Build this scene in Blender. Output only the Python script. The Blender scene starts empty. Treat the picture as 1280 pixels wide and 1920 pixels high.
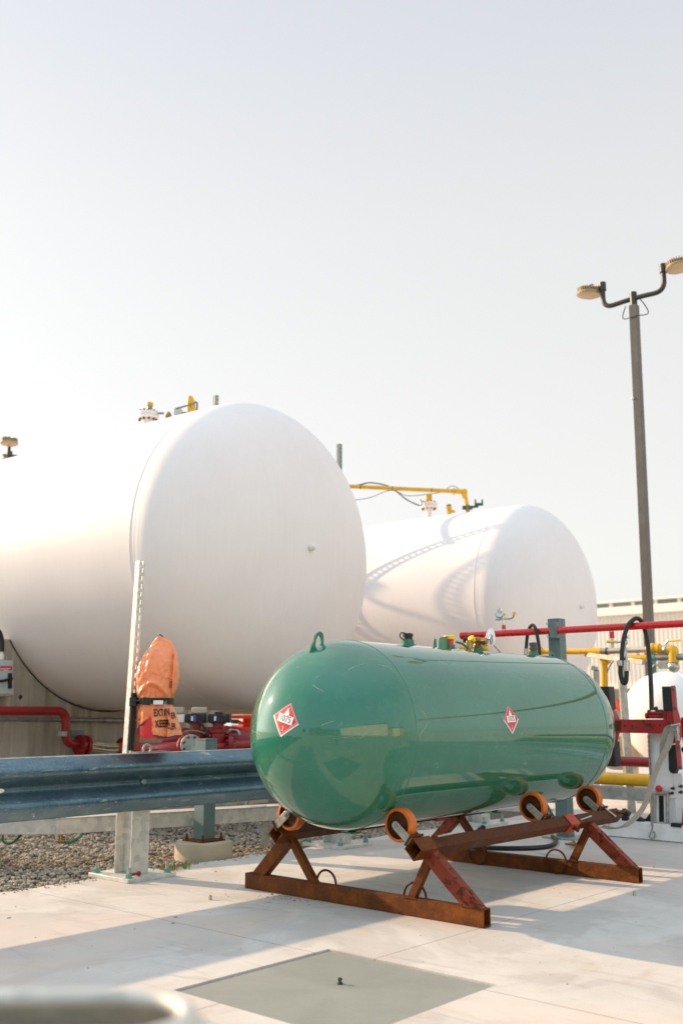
import bpy, bmesh, math, random
from mathutils import Vector as V, Matrix, noise as mnoise
random.seed(7)
R = math.radians
scene = bpy.context.scene

# ------------------------------------------------------------------ camera
CAM_H, FPX, HOR = 0.94, 1850.0, 372.0
PITCH = math.atan(HOR / FPX)
cam_d = bpy.data.cameras.new("camera"); cam = bpy.data.objects.new("camera", cam_d)
scene.collection.objects.link(cam); scene.camera = cam
cam.location = (0, 0, CAM_H); cam.rotation_euler = (math.pi / 2 + PITCH, 0, 0)
cam_d.sensor_fit = 'VERTICAL'; cam_d.sensor_height = 36.0; cam_d.lens = 36.0 * FPX / 1920.0
cam_d.clip_start = 0.05; cam_d.clip_end = 3000
cam_d.dof.use_dof = True; cam_d.dof.focus_distance = 4.95; cam_d.dof.aperture_fstop = 2.6

# ------------------------------------------------------------------ light
SUN_AZ, SUN_EL = -63.2, 21.0
world = bpy.data.worlds.new("World"); scene.world = world; world.use_nodes = True
nt = world.node_tree; bg = nt.nodes["Background"]
sky = nt.nodes.new("ShaderNodeTexSky"); sky.sky_type = 'NISHITA'; sky.sun_disc = False
sky.sun_elevation = R(SUN_EL); sky.sun_rotation = R(SUN_AZ)
sky.air_density = 1.0; sky.dust_density = 2.2; sky.ozone_density = 1.0; sky.altitude = 100
hs = nt.nodes.new("ShaderNodeHueSaturation"); hs.inputs['Saturation'].default_value = 0.3
nt.links.new(sky.outputs[0], hs.inputs['Color']); nt.links.new(hs.outputs[0], bg.inputs[0])
bg.inputs[1].default_value = 0.15
# haze veil, whiter towards the horizon; unseen zenith brightened to fill the shade
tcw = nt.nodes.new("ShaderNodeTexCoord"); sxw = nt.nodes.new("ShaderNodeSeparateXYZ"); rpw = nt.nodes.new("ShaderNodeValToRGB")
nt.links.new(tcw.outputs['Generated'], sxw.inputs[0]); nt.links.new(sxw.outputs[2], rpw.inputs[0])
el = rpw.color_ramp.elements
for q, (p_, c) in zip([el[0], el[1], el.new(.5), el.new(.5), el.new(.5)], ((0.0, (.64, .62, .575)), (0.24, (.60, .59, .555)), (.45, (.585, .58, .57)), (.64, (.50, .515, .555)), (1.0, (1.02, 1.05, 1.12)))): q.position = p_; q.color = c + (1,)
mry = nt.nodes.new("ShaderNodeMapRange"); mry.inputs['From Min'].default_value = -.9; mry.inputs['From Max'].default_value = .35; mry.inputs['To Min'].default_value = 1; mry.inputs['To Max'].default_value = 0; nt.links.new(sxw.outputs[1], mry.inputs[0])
mbl = nt.nodes.new("ShaderNodeMix"); mbl.data_type = 'RGBA'; mbl.blend_type = 'MULTIPLY'; mbl.inputs[7].default_value = (.84, 1.18, 1.46, 1); nt.links.new(mry.outputs[0], mbl.inputs[0]); nt.links.new(rpw.outputs[0], mbl.inputs[6])  # unseen sky behind the camera tinted blue and brightened, also as fill
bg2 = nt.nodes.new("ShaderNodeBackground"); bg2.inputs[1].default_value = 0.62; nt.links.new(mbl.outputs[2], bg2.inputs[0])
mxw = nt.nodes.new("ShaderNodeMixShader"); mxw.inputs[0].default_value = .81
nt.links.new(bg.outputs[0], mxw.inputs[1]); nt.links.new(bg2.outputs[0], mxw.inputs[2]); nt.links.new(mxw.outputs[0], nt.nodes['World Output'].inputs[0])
sl = bpy.data.lights.new("sun", 'SUN'); sun = bpy.data.objects.new("sun", sl); scene.collection.objects.link(sun)
sl.energy = 2.9; sl.angle = R(0.6); sl.color = (1.0, 0.70, 0.44)
a_, e_ = R(SUN_AZ), R(SUN_EL)
SUNV = V((math.sin(a_) * math.cos(e_), math.cos(a_) * math.cos(e_), math.sin(e_)))
sun.rotation_euler = SUNV.to_track_quat('Z', 'Y').to_euler()
scene.view_settings.view_transform = 'Standard'; scene.view_settings.look = 'None'
scene.view_settings.gamma = 1.0; scene.view_settings.exposure = 1.17

# ------------------------------------------------------------------ frames
c_, s_ = math.cos(PITCH), math.sin(PITCH)
FW, UP, CC = V((0, c_, s_)), V((0, -s_, c_)), V((0, 0, CAM_H))
AZ = R(41.5)
U = V((math.sin(AZ), math.cos(AZ), 0)); N = V((math.cos(AZ), -math.sin(AZ), 0)); Z = V((0, 0, 1))
C0 = V((0.007, 5.06, 0))
def P(s, t, z): return C0 + U * s + N * t + Z * z
def ray(x, y): return V((1, 0, 0)) * ((x - 640) / FPX) + FW + UP * ((960 - y) / FPX)
def onY(x, y, Y): d = ray(x, y); return CC + d * (Y / d.y)
def onS(x, y, s): d = ray(x, y); return CC + d * (((C0 + U * s - CC).dot(U)) / d.dot(U))
def onT(x, y, t): d = ray(x, y); return CC + d * (((C0 + N * t - CC).dot(N)) / d.dot(N))
def onZ(x, y, z=0.0): d = ray(x, y); return CC + d * ((z - CAM_H) / d.z)
def perp(d):
    d = d.normalized(); a = Z if abs(d.z) < 0.9 else V((1, 0, 0))
    x = d.cross(a).normalized(); return x, x.cross(d).normalized()

# ------------------------------------------------------------------ materials
def rgb(h):
    if isinstance(h, (tuple, list)): return tuple(h) + (1,)
    v = [int(h[i:i + 2], 16) / 255 for i in (0, 2, 4)]
    return tuple((c / 12.92 if c < .04045 else ((c + .055) / 1.055) ** 2.4) for c in v) + (1,)
class NT:
    def __init__(s, name):
        s.m = bpy.data.materials.new(name); s.m.use_nodes = True; s.t = s.m.node_tree; s.b = s.t.nodes['Principled BSDF']
        s.co = s.t.nodes.new('ShaderNodeTexCoord').outputs['Object']
    def n(s, k, **kw):
        x = s.t.nodes.new(k)
        for a, b in kw.items(): setattr(x, a, b)
        return x
    def l(s, a, b): s.t.links.new(a, b)
    def noise(s, scale, detail=4, rough=.55, stretch=None, dist=0):
        x = s.n('ShaderNodeTexNoise'); x.inputs['Scale'].default_value = scale; x.inputs['Detail'].default_value = detail
        x.inputs['Roughness'].default_value = rough; x.inputs['Distortion'].default_value = dist
        if stretch:
            mp = s.n('ShaderNodeMapping'); mp.inputs['Scale'].default_value = stretch; s.l(s.co, mp.inputs['Vector']); s.l(mp.outputs[0], x.inputs['Vector'])
        else: s.l(s.co, x.inputs['Vector'])
        return x.outputs['Fac']
    def ramp(s, f, stops, const=False):
        r = s.n('ShaderNodeValToRGB'); e = r.color_ramp.elements
        if const: r.color_ramp.interpolation = 'CONSTANT'
        while len(e) < len(stops): e.new(.5)
        for q, (p, c) in zip(e, stops): q.position = p; q.color = rgb(c) if not isinstance(c, (int, float)) else (c, c, c, 1)
        s.l(f, r.inputs[0]); return r.outputs[0]
    def mix(s, f, a, b, blend='MIX'):
        x = s.n('ShaderNodeMix', data_type='RGBA', blend_type=blend)
        if isinstance(f, (int, float)): x.inputs[0].default_value = f
        else: s.l(f, x.inputs[0])
        for i, q in ((6, a), (7, b)):
            if isinstance(q, (str, tuple)): x.inputs[i].default_value = rgb(q)
            else: s.l(q, x.inputs[i])
        return x.outputs[2]
    def math(s, op, a, b=None, c=None):
        x = s.n('ShaderNodeMath', operation=op)
        for i, q in enumerate((a, b, c)):
            if q is None: continue
            if isinstance(q, (int, float)): x.inputs[i].default_value = q
            else: s.l(q, x.inputs[i])
        return x.outputs[0]
    def setv(s, k, v):
        if isinstance(v, (int, float)): s.b.inputs[k].default_value = v
        elif isinstance(v, (str, tuple)): s.b.inputs[k].default_value = rgb(v)
        else: s.l(v, s.b.inputs[k])
    def bump(s, h, st=.3, d=.01):
        b = s.n('ShaderNodeBump'); b.inputs['Strength'].default_value = st; b.inputs['Distance'].default_value = d
        s.l(h, b.inputs['Height']); s.l(b.outputs[0], s.b.inputs['Normal'])
def simple(name, col, rough=.5, metal=0., var=.12, vs=12, bump=0., bs=60, bd=.002, coat=0):
    m = NT(name); c = rgb(col)
    dk = tuple(x * (1 - var) for x in c[:3]); lt = tuple(min(1, x * (1 + var)) for x in c[:3])
    f = m.noise(vs, 5)
    m.setv('Base Color', m.ramp(f, [(.3, dk), (.7, lt)]))
    m.setv('Roughness', m.ramp(m.noise(vs * 2.3, 3), [(.25, max(.02, rough - .08)), (.75, min(1, rough + .08))])); m.setv('Metallic', metal)
    if coat: m.setv('Coat Weight', coat); m.setv('Coat Roughness', .05)
    if bump: m.bump(m.noise(bs, 5, .6), bump, bd)
    return m.m
def painted(name, col, rust='5a2a14', amount=.5, rough=.4, scale=9, hi='a0602c', metal=0, stretch=None):
    m = NT(name); c = rgb(col)
    f = m.noise(scale, 7, .65, stretch)
    k = m.ramp(f, [(amount, 0.), (amount + .035, 1.)])
    pc = m.ramp(m.noise(6, 4), [(.3, tuple(x * .85 for x in c[:3])), (.7, tuple(min(1, x * 1.1) for x in c[:3]))])
    rc = m.ramp(m.noise(35, 6, .7), [(.3, rust), (.7, hi)])
    m.setv('Base Color', m.mix(k, pc, rc)); m.setv('Roughness', m.ramp(k, [(0, rough), (1, .85)])); m.setv('Metallic', metal); m.setv('Specular IOR Level', .3)
    m.bump(m.math('SUBTRACT', m.math('MULTIPLY', m.noise(90, 4), .5), k), .35, .002)
    return m.m
def rusty(name, a='301604', b='844810', c='582c08'):
    m = NT(name)
    f = m.noise(14, 7, .65); g = m.noise(120, 5, .7)
    col = m.mix(.35, m.ramp(f, [(.3, a), (.5, c), (.68, b)]), m.ramp(g, [(.3, a), (.7, '94541a')]))
    m.setv('Specular IOR Level', .22); m.setv('Base Color', col); m.setv('Roughness', m.ramp(f, [(.3, .45), (.7, .8)])); m.setv('Metallic', .0)
    m.bump(g, .35, .002); return m.m
def galv(name, a='7d8584', b='a9aeaa', rough=.42, metal=.75, vs=30):
    m = NT(name)
    v = m.n('ShaderNodeTexVoronoi'); v.inputs['Scale'].default_value = vs; m.l(m.co, v.inputs['Vector'])
    f = m.math('ADD', m.math('MULTIPLY', v.outputs['Color'], .35), m.math('MULTIPLY', m.noise(7, 6, .6), .65))
    m.setv('Base Color', m.ramp(f, [(.3, a), (.7, b)])); m.setv('Metallic', metal)
    m.setv('Roughness', m.ramp(m.noise(25, 5), [(.3, rough - .1), (.7, rough + .14)]))
    m.bump(m.noise(60, 5), .12, .002); return m.m

M = {}
M['green'] = None
def make_green():
    m = NT('green_gloss_paint')
    base = m.ramp(m.noise(3, 5), [(.3, '276c54'), (.7, '31775f')])
    dust = m.ramp(m.noise(26, 8, .75), [(.52, 0.), (.75, .16)])
    v = m.n('ShaderNodeTexVoronoi', feature='DISTANCE_TO_EDGE'); v.inputs['Scale'].default_value = 3.0
    mp = m.n('ShaderNodeMapping'); mp.inputs['Scale'].default_value = (1, 1, 1.6)
    ds = m.n('ShaderNodeVectorMath', operation='ADD'); nz = m.n('ShaderNodeTexNoise'); nz.inputs['Scale'].default_value = 4
    m.l(m.co, nz.inputs['Vector']); m.l(m.co, mp.inputs['Vector']); m.l(mp.outputs[0], ds.inputs[0]); m.l(nz.outputs['Color'], ds.inputs[1]); m.l(ds.outputs[0], v.inputs['Vector'])
    sc = m.math('MULTIPLY', m.math('LESS_THAN', v.outputs['Distance'], .0028), m.math('GREATER_THAN', m.noise(5, 3), .62))
    col = m.mix(dust, base, '8a9a72'); col = m.mix(m.math('MULTIPLY', sc, .55), col, 'a8b8a0')
    m.setv('Base Color', col)
    m.setv('Roughness', m.ramp(m.noise(18, 6, .65), [(.3, .03), (.75, .09)]))
    m.setv('Coat Weight', .55); m.setv('Coat Roughness', .03); m.setv('IOR', 1.5)
    m.bump(m.noise(2.2, 2), .03, .02); return m.m
M['green'] = make_green()
M['green_dull'] = simple('green_bracket_paint', '2f7059', .35, var=.2)
def make_white(name, streak=True):
    m = NT(name)
    st = m.noise(1, 5, .6, (34, 34, 1.1)); bl = m.noise(1.6, 6, .6)
    c = m.mix(m.ramp(st, [(.42, 0.), (.8, .07)]), m.ramp(bl, [(.3, 'e9e1dc'), (.7, 'efe8e3')]), 'b9b0a8')
    sp = m.ramp(m.noise(11, 8, .75), [(.70, 0.), (.74, .35)])
    m.setv('Base Color', m.mix(sp, c, 'a89a88')); m.setv('Roughness', m.ramp(st, [(.3, .42), (.7, .5)])); m.setv('Specular IOR Level', .3)
    m.bump(st, .06, .003); return m.m
M['white_tank'] = make_white('white_tank_paint')
M['white_small'] = simple('white_gloss_tank_paint', 'eeeae4', .25, var=.03)
M['rust'] = rusty('rusty_steel')
M['rust_dark'] = rusty('dark_rusty_steel', '200e05', '52280c', '381a08')
M['redrust'] = painted('flaking_red_paint', '7e3018', '2a1006', .51, .5, 26, '7a3618')
M['collar'] = painted('worn_orange_red_paint', 'a83c20', '4a2010', .56, .45, 12)
M['poly'] = simple('orange_polyurethane', 'c8650c', .45, var=.15, vs=20)
M['hub'] = rusty('rusty_wheel_hub', '1e0d08', '5a2814', '35160c')
M['zinc'] = galv('zinc_plated_steel', '9a9c96', 'c4c4ba', .33, .8, 50)
M['galv'] = galv('galvanized_steel', '8d918c', 'b4b4aa', .45, .6)
M['galv_light'] = galv('pale_galvanized_steel', 'b4b5ae', 'd8d6cc', .5, .35)
M['galv_dark'] = galv('dark_galvanized_strut', '626c68', '828a84', .5, .35)
def make_rail():
    m = NT('weathered_guardrail_zinc')
    f = m.noise(5, 6, .6, (1, 1, 3)); br = m.noise(1, 5, .6, (60, 60, 6))
    base = m.ramp(f, [(.3, '446272'), (.7, '6a848e')])
    base = m.mix(m.ramp(br, [(.4, 0.), (.75, .3)]), base, '98a09a')
    sc = m.ramp(m.noise(1, 8, .75, (7, 7, 34), 1.5), [(.60, 0.), (.66, .7)])
    base = m.mix(sc, base, 'd6d2c4'); m.setv('Base Color', base); m.setv('Metallic', .78)
    m.setv('Roughness', m.ramp(br, [(.3, .30), (.7, .50)])); m.bump(br, .06, .002); return m.m
M['rail'] = make_rail()
M['nut'] = simple('green_coated_nut', '5a9a8c', .4, .5)
M['red_pipe'] = simple('red_pipe_paint', 'd2140c', .28, var=.08, coat=.3)
M['dark_red'] = simple('dark_red_valve_paint', '8c1a1a', .35, var=.18)
M['red_worn'] = painted('worn_red_machine_paint', 'a02824', '33281c', .60, .4, 14, '5a4428')
M['pink_red'] = painted('faded_red_plate_paint', 'b8524a', '5a2a20', .70, .45, 12)
M['yellow'] = simple('yellow_gas_pipe_paint', 'e0a90c', .35, var=.1)
M['yellow_bright'] = simple('bright_yellow_plastic', 'f0c818', .35, var=.08)
M['teal'] = simple('teal_grey_post_paint', '5c7470', .45, var=.12)
M['black'] = simple('black_rubber', '161716', .5, var=.3, vs=25, bump=.1)
M['hose'] = simple('black_hose_rubber', '15191a', .42, var=.2)
M['steel_dark'] = simple('dark_pole_paint', '5e5a52', .45, .2, var=.1)
M['arm'] = simple('dark_bronze_arm_paint', '3a3b36', .4, .3)
M['lampbody'] = simple('tan_lamp_casting', 'a08a6a', .5, .2)
M['lens'] = simple('frosted_lamp_lens', 'd2b48a', .4)
M['brass'] = simple('brass', '9c7c4c', .35, .85, var=.15)
M['chrome'] = simple('chromed_zinc', 'c8c8c8', .2, .95, var=.1)
M['white_paint'] = painted('white_paint_rust_stains', 'ebebe8', '6e4a22', .66, .45, 9, 'b07a30', stretch=(1, 1, .6))
M['grey_box'] = simple('grey_enclosure_plastic', 'b4bcbd', .45, var=.05)
M['label_red'] = simple('red_label_ink', 'c42a2c', .5, var=.05)
M['label_white'] = simple('white_label_vinyl', 'ece8e2', .45, var=.05)
M['sticker_red'] = simple('red_placard_vinyl', 'd0342e', .4, var=.12, vs=40)
M['ink'] = simple('black_ink', '15130f', .5, var=.05)
M['grey_ink'] = simple('faded_dark_ink', '3c3a42', .5, var=.1)
M['conduit'] = galv('grey_conduit', '7c7f78', '9a9b92', .4, .6)
M['white_fitting'] = simple('white_fitting_paint', 'e8e2d8', .4, var=.05)  # plain warm white paint of small fittings
M['orange_far'] = simple('orange_red_painted_steel', 'e0401c', .5)
M['stainless'] = galv('brushed_stainless', 'b8aa94', 'd6cab4', .32, .85, 4)
M['strap'] = simple('grey_webbing', 'a9a496', .7, var=.12, vs=60, bump=.3, bs=400)
def make_bag():
    m = NT('orange_vinyl_cover'); f = m.noise(7, 4)
    m.setv('Base Color', m.ramp(f, [(.3, 'f28850'), (.7, 'f89c6a')])); m.setv('Roughness', .32)
    m.setv('Subsurface Weight', .25); m.b.inputs['Subsurface Radius'].default_value = (.05, .02, .01); m.setv('Subsurface Scale', .05)
    m.bump(m.noise(6, 4, .45, None, 2.0), .4, .04); return m.m
M['bag'] = make_bag()
M['extinguisher'] = simple('extinguisher_red_enamel', 'd0180a', .35, var=.06)
M['binding'] = simple('dark_blue_edge_binding', '3a4660', .6)

def make_concrete():
    m = NT('concrete_slab')
    big = m.noise(.9, 6, .6); mid = m.noise(6, 7, .65); fine = m.noise(220, 4, .7)
    col = m.ramp(big, [(.3, 'bab0a4'), (.5, 'cac3b8'), (.7, 'd6d0c7')])
    col = m.mix(.35, col, m.ramp(mid, [(.3, 'b6aea4'), (.7, 'd6d2cc')]))
    col = m.mix(.22, col, m.ramp(fine, [(.35, '9c968e'), (.65, 'e4e0da')]))
    st = m.ramp(m.noise(1.7, 6, .7, (1, 2.4, 1)), [(.56, 0.), (.72, .5)])
    col = m.mix(st, col, 'b09a7c'); dm = m.ramp(m.noise(1.1, 5, .6, None, .8), [(.46, 0.), (.51, .34), (.75, .46)]); col = m.mix(dm, col, 'a79c94')
    tl = m.ramp(m.noise(2.2, 8, .75, (4, .6, 1), 1.0), [(.55, 0.), (.66, .34)]); col = m.mix(tl, col, '8f8880')
    rs = m.ramp(m.noise(3.1, 6, .65), [(.68, 0.), (.76, .5)]); col = m.mix(rs, col, 'b07a44')
    pk = m.ramp(m.noise(1.4, 4, .5, None, .5), [(.5, 0.), (.7, .45)]); col = m.mix(pk, col, 'd8c0ac')
    sp = m.ramp(m.noise(14, 3, .5), [(.775, 0.), (.80, .55)]); col = m.mix(sp, col, '6e5c44')
    # saw-cut joints at fixed lines of the yard grid (object X = s, object Y = -t)
    sx = m.n('ShaderNodeSeparateXYZ'); m.l(m.co, sx.inputs[0])
    wob = m.math('MULTIPLY', m.math('SUBTRACT', m.noise(9, 3), .5), .006)
    j = None
    for ax, val in ((1, -.742), (0, -.74), (0, 2.9), (1, 2.9), (1, -4.2), (0, 6.5)):
        d = m.math('ABSOLUTE', m.math('ADD', m.math('SUBTRACT', sx.outputs[ax], val), wob))
        k = m.math('LESS_THAN', d, .0022)
        j = k if j is None else m.math('MAXIMUM', j, k)
    # one curved hairline crack
    dx = m.math('ADD', sx.outputs[0], 1.9); dy = m.math('SUBTRACT', sx.outputs[1], -2.35)
    rr = m.math('SQRT', m.math('ADD', m.math('MULTIPLY', dx, dx), m.math('MULTIPLY', dy, dy)))
    ck = m.math('LESS_THAN', m.math('ABSOLUTE', m.math('ADD', m.math('SUBTRACT', rr, 3.15), m.math('MULTIPLY', wob, 4))), .0016)
    ck = m.math('MULTIPLY', ck, m.math('MULTIPLY', m.math('GREATER_THAN', sx.outputs[0], -1.05), m.math('LESS_THAN', sx.outputs[0], -.2)))
    j2 = m.math('MAXIMUM', m.math('MULTIPLY', j, .7), m.math('MULTIPLY', ck, .6))
    m.setv('Base Color', m.mix(j2, col, '4a4642')); m.setv('Roughness', .88); m.setv('Specular IOR Level', .3)
    h = m.math('SUBTRACT', m.math('ADD', m.math('MULTIPLY', fine, .5), m.math('MULTIPLY', mid, .8)), j2)
    m.bump(h, .22, .004); return m.m
M['concrete'] = make_concrete()
def make_wallconc():
    m = NT('weathered_board_marked_concrete')
    col = m.ramp(m.noise(2.5, 6, .65), [(.3, '958e80'), (.7, 'aea698')])
    st = m.ramp(m.noise(1, 5, .6, (2.6, 2.6, .35)), [(.50, 0.), (.62, .55)])
    col = m.mix(st, col, '6c5e40'); st2 = m.ramp(m.noise(1.3, 6, .7, (6, 6, .5)), [(.54, 0.), (.70, .6)])
    col = m.mix(st2, col, 'd6cfbd'); col = m.mix(m.ramp(m.noise(5, 7, .7), [(.6, 0.), (.72, .5)]), col, '5c5440'); m.setv('Base Color', col); m.setv('Roughness', .9)
    m.bump(m.noise(25, 7, .65), .3, .01); return m.m
M['wallconc'] = make_wallconc()
M['padconc'] = simple('cast_concrete', 'b3a68e', .9, var=.15, vs=7, bump=.3, bs=60, bd=.005)
def make_gravelbase():
    m = NT('gravel_bed'); v = m.n('ShaderNodeTexVoronoi'); v.inputs['Scale'].default_value = 45; m.l(m.co, v.inputs['Vector'])
    m.setv('Base Color', m.ramp(m.math('ADD', m.math('MULTIPLY', v.outputs['Distance'], .8), m.math('MULTIPLY', m.noise(3, 4), .3)), [(.1, '8d8270'), (.6, '4c443a')]))
    m.setv('Roughness', .95); m.bump(m.math('SUBTRACT', 1, v.outputs['Distance']), .8, .02); return m.m
M['gravelbase'] = make_gravelbase()
def make_stone():
    m = NT('gravel_stones'); g = m.n('ShaderNodeNewGeometry')
    c = m.ramp(g.outputs['Random Per Island'], [(0, '80786a'), (.3, 'a0937e'), (.6, 'bcae96'), (.85, '8c8474'), (1, 'd0c4ac')])
    m.setv('Base Color', m.mix(.3, c, m.ramp(m.noise(60, 4), [(.3, '5c5448'), (.7, 'b0a492')]))); m.setv('Roughness', .9); return m.m
M['stone'] = make_stone()
def make_plate():
    m = NT('grey_green_cover_plate')
    c = m.ramp(m.noise(3, 6, .6), [(.3, '888a82'), (.7, '95968d')])
    d = m.ramp(m.noise(9, 8, .75, (1, 3, 1)), [(.58, 0.), (.78, .4)])
    c = m.mix(d, c, 'b4b2a6'); c = m.mix(.12, c, m.ramp(m.noise(300, 3), [(.3, '50544a'), (.7, 'b0b2a4')]))
    m.setv('Base Color', c); m.setv('Roughness', m.ramp(m.noise(8, 5), [(.3, .42), (.7, .6)])); m.bump(m.noise(200, 3), .1, .002); return m.m
M['plate'] = make_plate()
M['yard'] = simple('far_yard_concrete', 'c6beb2', .9, var=.12, vs=.8, bump=.2, bs=30)
M['siding'] = simple('cream_ribbed_siding', 'eae2d4', .55, var=.04, vs=.6)
M['siding_trim'] = simple('cream_trim', 'eee6d8', .5, var=.04)
M['glass'] = simple('dark_window_glass', '8a928c', .2, var=.3, vs=.4)
M['soffit'] = simple('brown_grey_canopy', '6e675a', .7, var=.08)
M['asphalt'] = simple('asphalt', '56524c', .95, var=.15, vs=2)

# ------------------------------------------------------------------ mesh builder
def link(o): scene.collection.objects.link(o); return o
def thing(name, label, cat, loc, group=None):
    o = link(bpy.data.objects.new(name, None)); o.location = loc; o.empty_display_size = .1
    o['label'] = label; o['category'] = cat
    if group: o['group'] = group
    return o
class MB:
    def __init__(s): s.v = []; s.f = []
    def add(s, vs, fs):
        b = len(s.v); s.v += [V(p) for p in vs]; s.f += [tuple(i + b for i in f) for f in fs]; return s
    def box(s, c, ax, ay, az):
        vs = [c + ax * i + ay * j + az * k for k in (-1, 1) for j in (-1, 1) for i in (-1, 1)]
        fs = [(0, 2, 3, 1), (4, 5, 7, 6), (0, 1, 5, 4), (2, 6, 7, 3), (0, 4, 6, 2), (1, 3, 7, 5)]
        if ax.cross(ay).dot(az) < 0: fs = [f[::-1] for f in fs]
        return s.add(vs, fs)
    def st(s, s0, s1, t0, t1, z0, z1):
        return s.box(P((s0 + s1) / 2, (t0 + t1) / 2, (z0 + z1) / 2), U * ((s1 - s0) / 2), N * ((t1 - t0) / 2), Z * ((z1 - z0) / 2))
    def beam(s, a, b, w, h, up=Z):
        d = (b - a); L = d.length; d.normalize(); x = d.cross(up).normalized(); y = x.cross(d).normalized()
        return s.box((a + b) / 2, d * L / 2, x * w / 2, y * h / 2)
    def hollow(s, a, b, w, h, th, up=Z, rot=0):
        d = (b - a).normalized(); x = d.cross(up).normalized(); y = x.cross(d).normalized()
        if rot: x, y = x * math.cos(rot) + y * math.sin(rot), y * math.cos(rot) - x * math.sin(rot)
        o = [(-1, -1), (1, -1), (1, 1), (-1, 1)]; vs = []
        for e in (a, b):
            for k in (0, th):
                for i, j in o: vs.append(e + x * i * (w / 2 - k) + y * j * (h / 2 - k))
        fs = []
        for i in range(4):
            j = (i + 1) % 4
            fs += [(i, j, 8 + j, 8 + i), (4 + j, 4 + i, 12 + i, 12 + j), (j, i, 4 + i, 4 + j), (8 + i, 8 + j, 12 + j, 12 + i)]
        return s.add(vs, fs)
    def tube(s, pts, r, n=12, caps=True):
        pts = [V(p) for p in pts]; m = len(pts); rs = r if isinstance(r, (list, tuple)) else [r] * m
        d0 = (pts[1] - pts[0]).normalized(); x, y = perp(d0); vs = []; fs = []; pd = d0
        for i, p in enumerate(pts):
            d = ((pts[min(i + 1, m - 1)] - pts[max(i - 1, 0)])).normalized()
            q = pd.rotation_difference(d); x = q @ x; y = q @ y; pd = d
            for k in range(n):
                a = 2 * math.pi * k / n; vs.append(p + (x * math.cos(a) + y * math.sin(a)) * rs[i])
        for i in range(m - 1):
            for k in range(n):
                k2 = (k + 1) % n; fs.append((i * n + k, i * n + k2, (i + 1) * n + k2, (i + 1) * n + k))
        if caps: fs.append(tuple(range(n - 1, -1, -1))); fs.append(tuple((m - 1) * n + k for k in range(n)))
        return s.add(vs, fs)
    def lathe(s, o, ax, prof, n=24, loop=False):
        ax = ax.normalized(); x, y = perp(ax); vs = []; fs = []; m = len(prof)
        for r, h in prof:
            for k in range(n):
                a = 2 * math.pi * k / n; vs.append(o + ax * h + (x * math.cos(a) + y * math.sin(a)) * max(r, 1e-5))
        for i in range(m - 1):
            for k in range(n):
                k2 = (k + 1) % n; fs.append((i * n + k, i * n + k2, (i + 1) * n + k2, (i + 1) * n + k))
        if loop:
            for k in range(n): k2 = (k + 1) % n; fs.append(((m - 1) * n + k, (m - 1) * n + k2, k2, k))
        else: fs.append(tuple(range(n - 1, -1, -1))); fs.append(tuple((m - 1) * n + k for k in range(n)))
        return s.add(vs, fs)
    def cyl(s, a, b, r, n=20): return s.lathe(a, b - a, [(r, 0), (r, (b - a).length)], n)
    def prism(s, poly, vec):
        n = len(poly); poly = [V(p) for p in poly]; vs = poly + [p + vec for p in poly]
        fs = [tuple(range(n)), tuple(range(2 * n - 1, n - 1, -1))] + [(i, n + i, n + (i + 1) % n, (i + 1) % n) for i in range(n)]
        return s.add(vs, fs)
    def ring(s, outer, inner, vec):
        n = len(outer); vs = list(outer) + list(inner) + [p + vec for p in outer] + [p + vec for p in inner]; fs = []
        for i in range(n):
            j = (i + 1) % n
            fs += [(i, j, n + j, n + i), (2 * n + j, 2 * n + i, 3 * n + i, 3 * n + j), (j, i, 2 * n + i, 2 * n + j), (n + i, n + j, 3 * n + j, 3 * n + i)]
        return s.add(vs, fs)
    def torus(s, c, ax, R_, r, n=32, m=8):
        x, y = perp(ax); ax = ax.normalized(); vs = []; fs = []
        for i in range(n):
            a = 2 * math.pi * i / n; e = x * math.cos(a) + y * math.sin(a)
            for k in range(m):
                b = 2 * math.pi * k / m; vs.append(c + e * (R_ + r * math.cos(b)) + ax * r * math.sin(b))
        for i in range(n):
            for k in range(m):
                i2, k2 = (i + 1) % n, (k + 1) % m; fs.append((i * m + k, i2 * m + k, i2 * m + k2, i * m + k2))
        return s.add(vs, fs)
    def sphere(s, c, r, n=12, m=8, sc=(1, 1, 1)):
        prof = [(0, -1)] + [(math.sin(math.pi * i / m), -math.cos(math.pi * i / m)) for i in range(1, m)] + [(0, 1)]
        b = len(s.v); s.lathe(V((0, 0, 0)), Z, prof, n)
        for i in range(b, len(s.v)): p = s.v[i]; s.v[i] = c + V((p.x * sc[0], p.y * sc[1], p.z * sc[2])) * r
        return s
    def build(s, name, mat, parent=None, bevel=0, ang=38, origin=None, label=None, bseg=2):
        root = parent
        while root is not None and root.parent: root = root.parent
        org = V(root.location) if root is not None else (V(origin) if origin is not None else V((0, 0, 0)))
        me = bpy.data.meshes.new(name); me.from_pydata([p - org for p in s.v], [], s.f); me.update()
        bm = bmesh.new(); bm.from_mesh(me); bmesh.ops.recalc_face_normals(bm, faces=bm.faces); bm.to_mesh(me); bm.free()
        for p in me.polygons: p.use_smooth = True
        me.set_sharp_from_angle(angle=R(ang))
        for mm in (mat if isinstance(mat, list) else [mat]): me.materials.append(mm)
        o = link(bpy.data.objects.new(name, me))
        if parent is not None: o.parent = parent
        else: o.location = org
        if bevel:
            b = o.modifiers.new('bevel', 'BEVEL'); b.width = bevel; b.segments = bseg; b.limit_method = 'ANGLE'; b.angle_limit = R(40)
        if label: o['label'] = label
        return o
def solo(o, label, cat, group=None, kind=None):
    if kind: o['kind'] = kind
    if label: o['label'] = label
    if cat: o['category'] = cat
    if group: o['group'] = group
    return o
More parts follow.
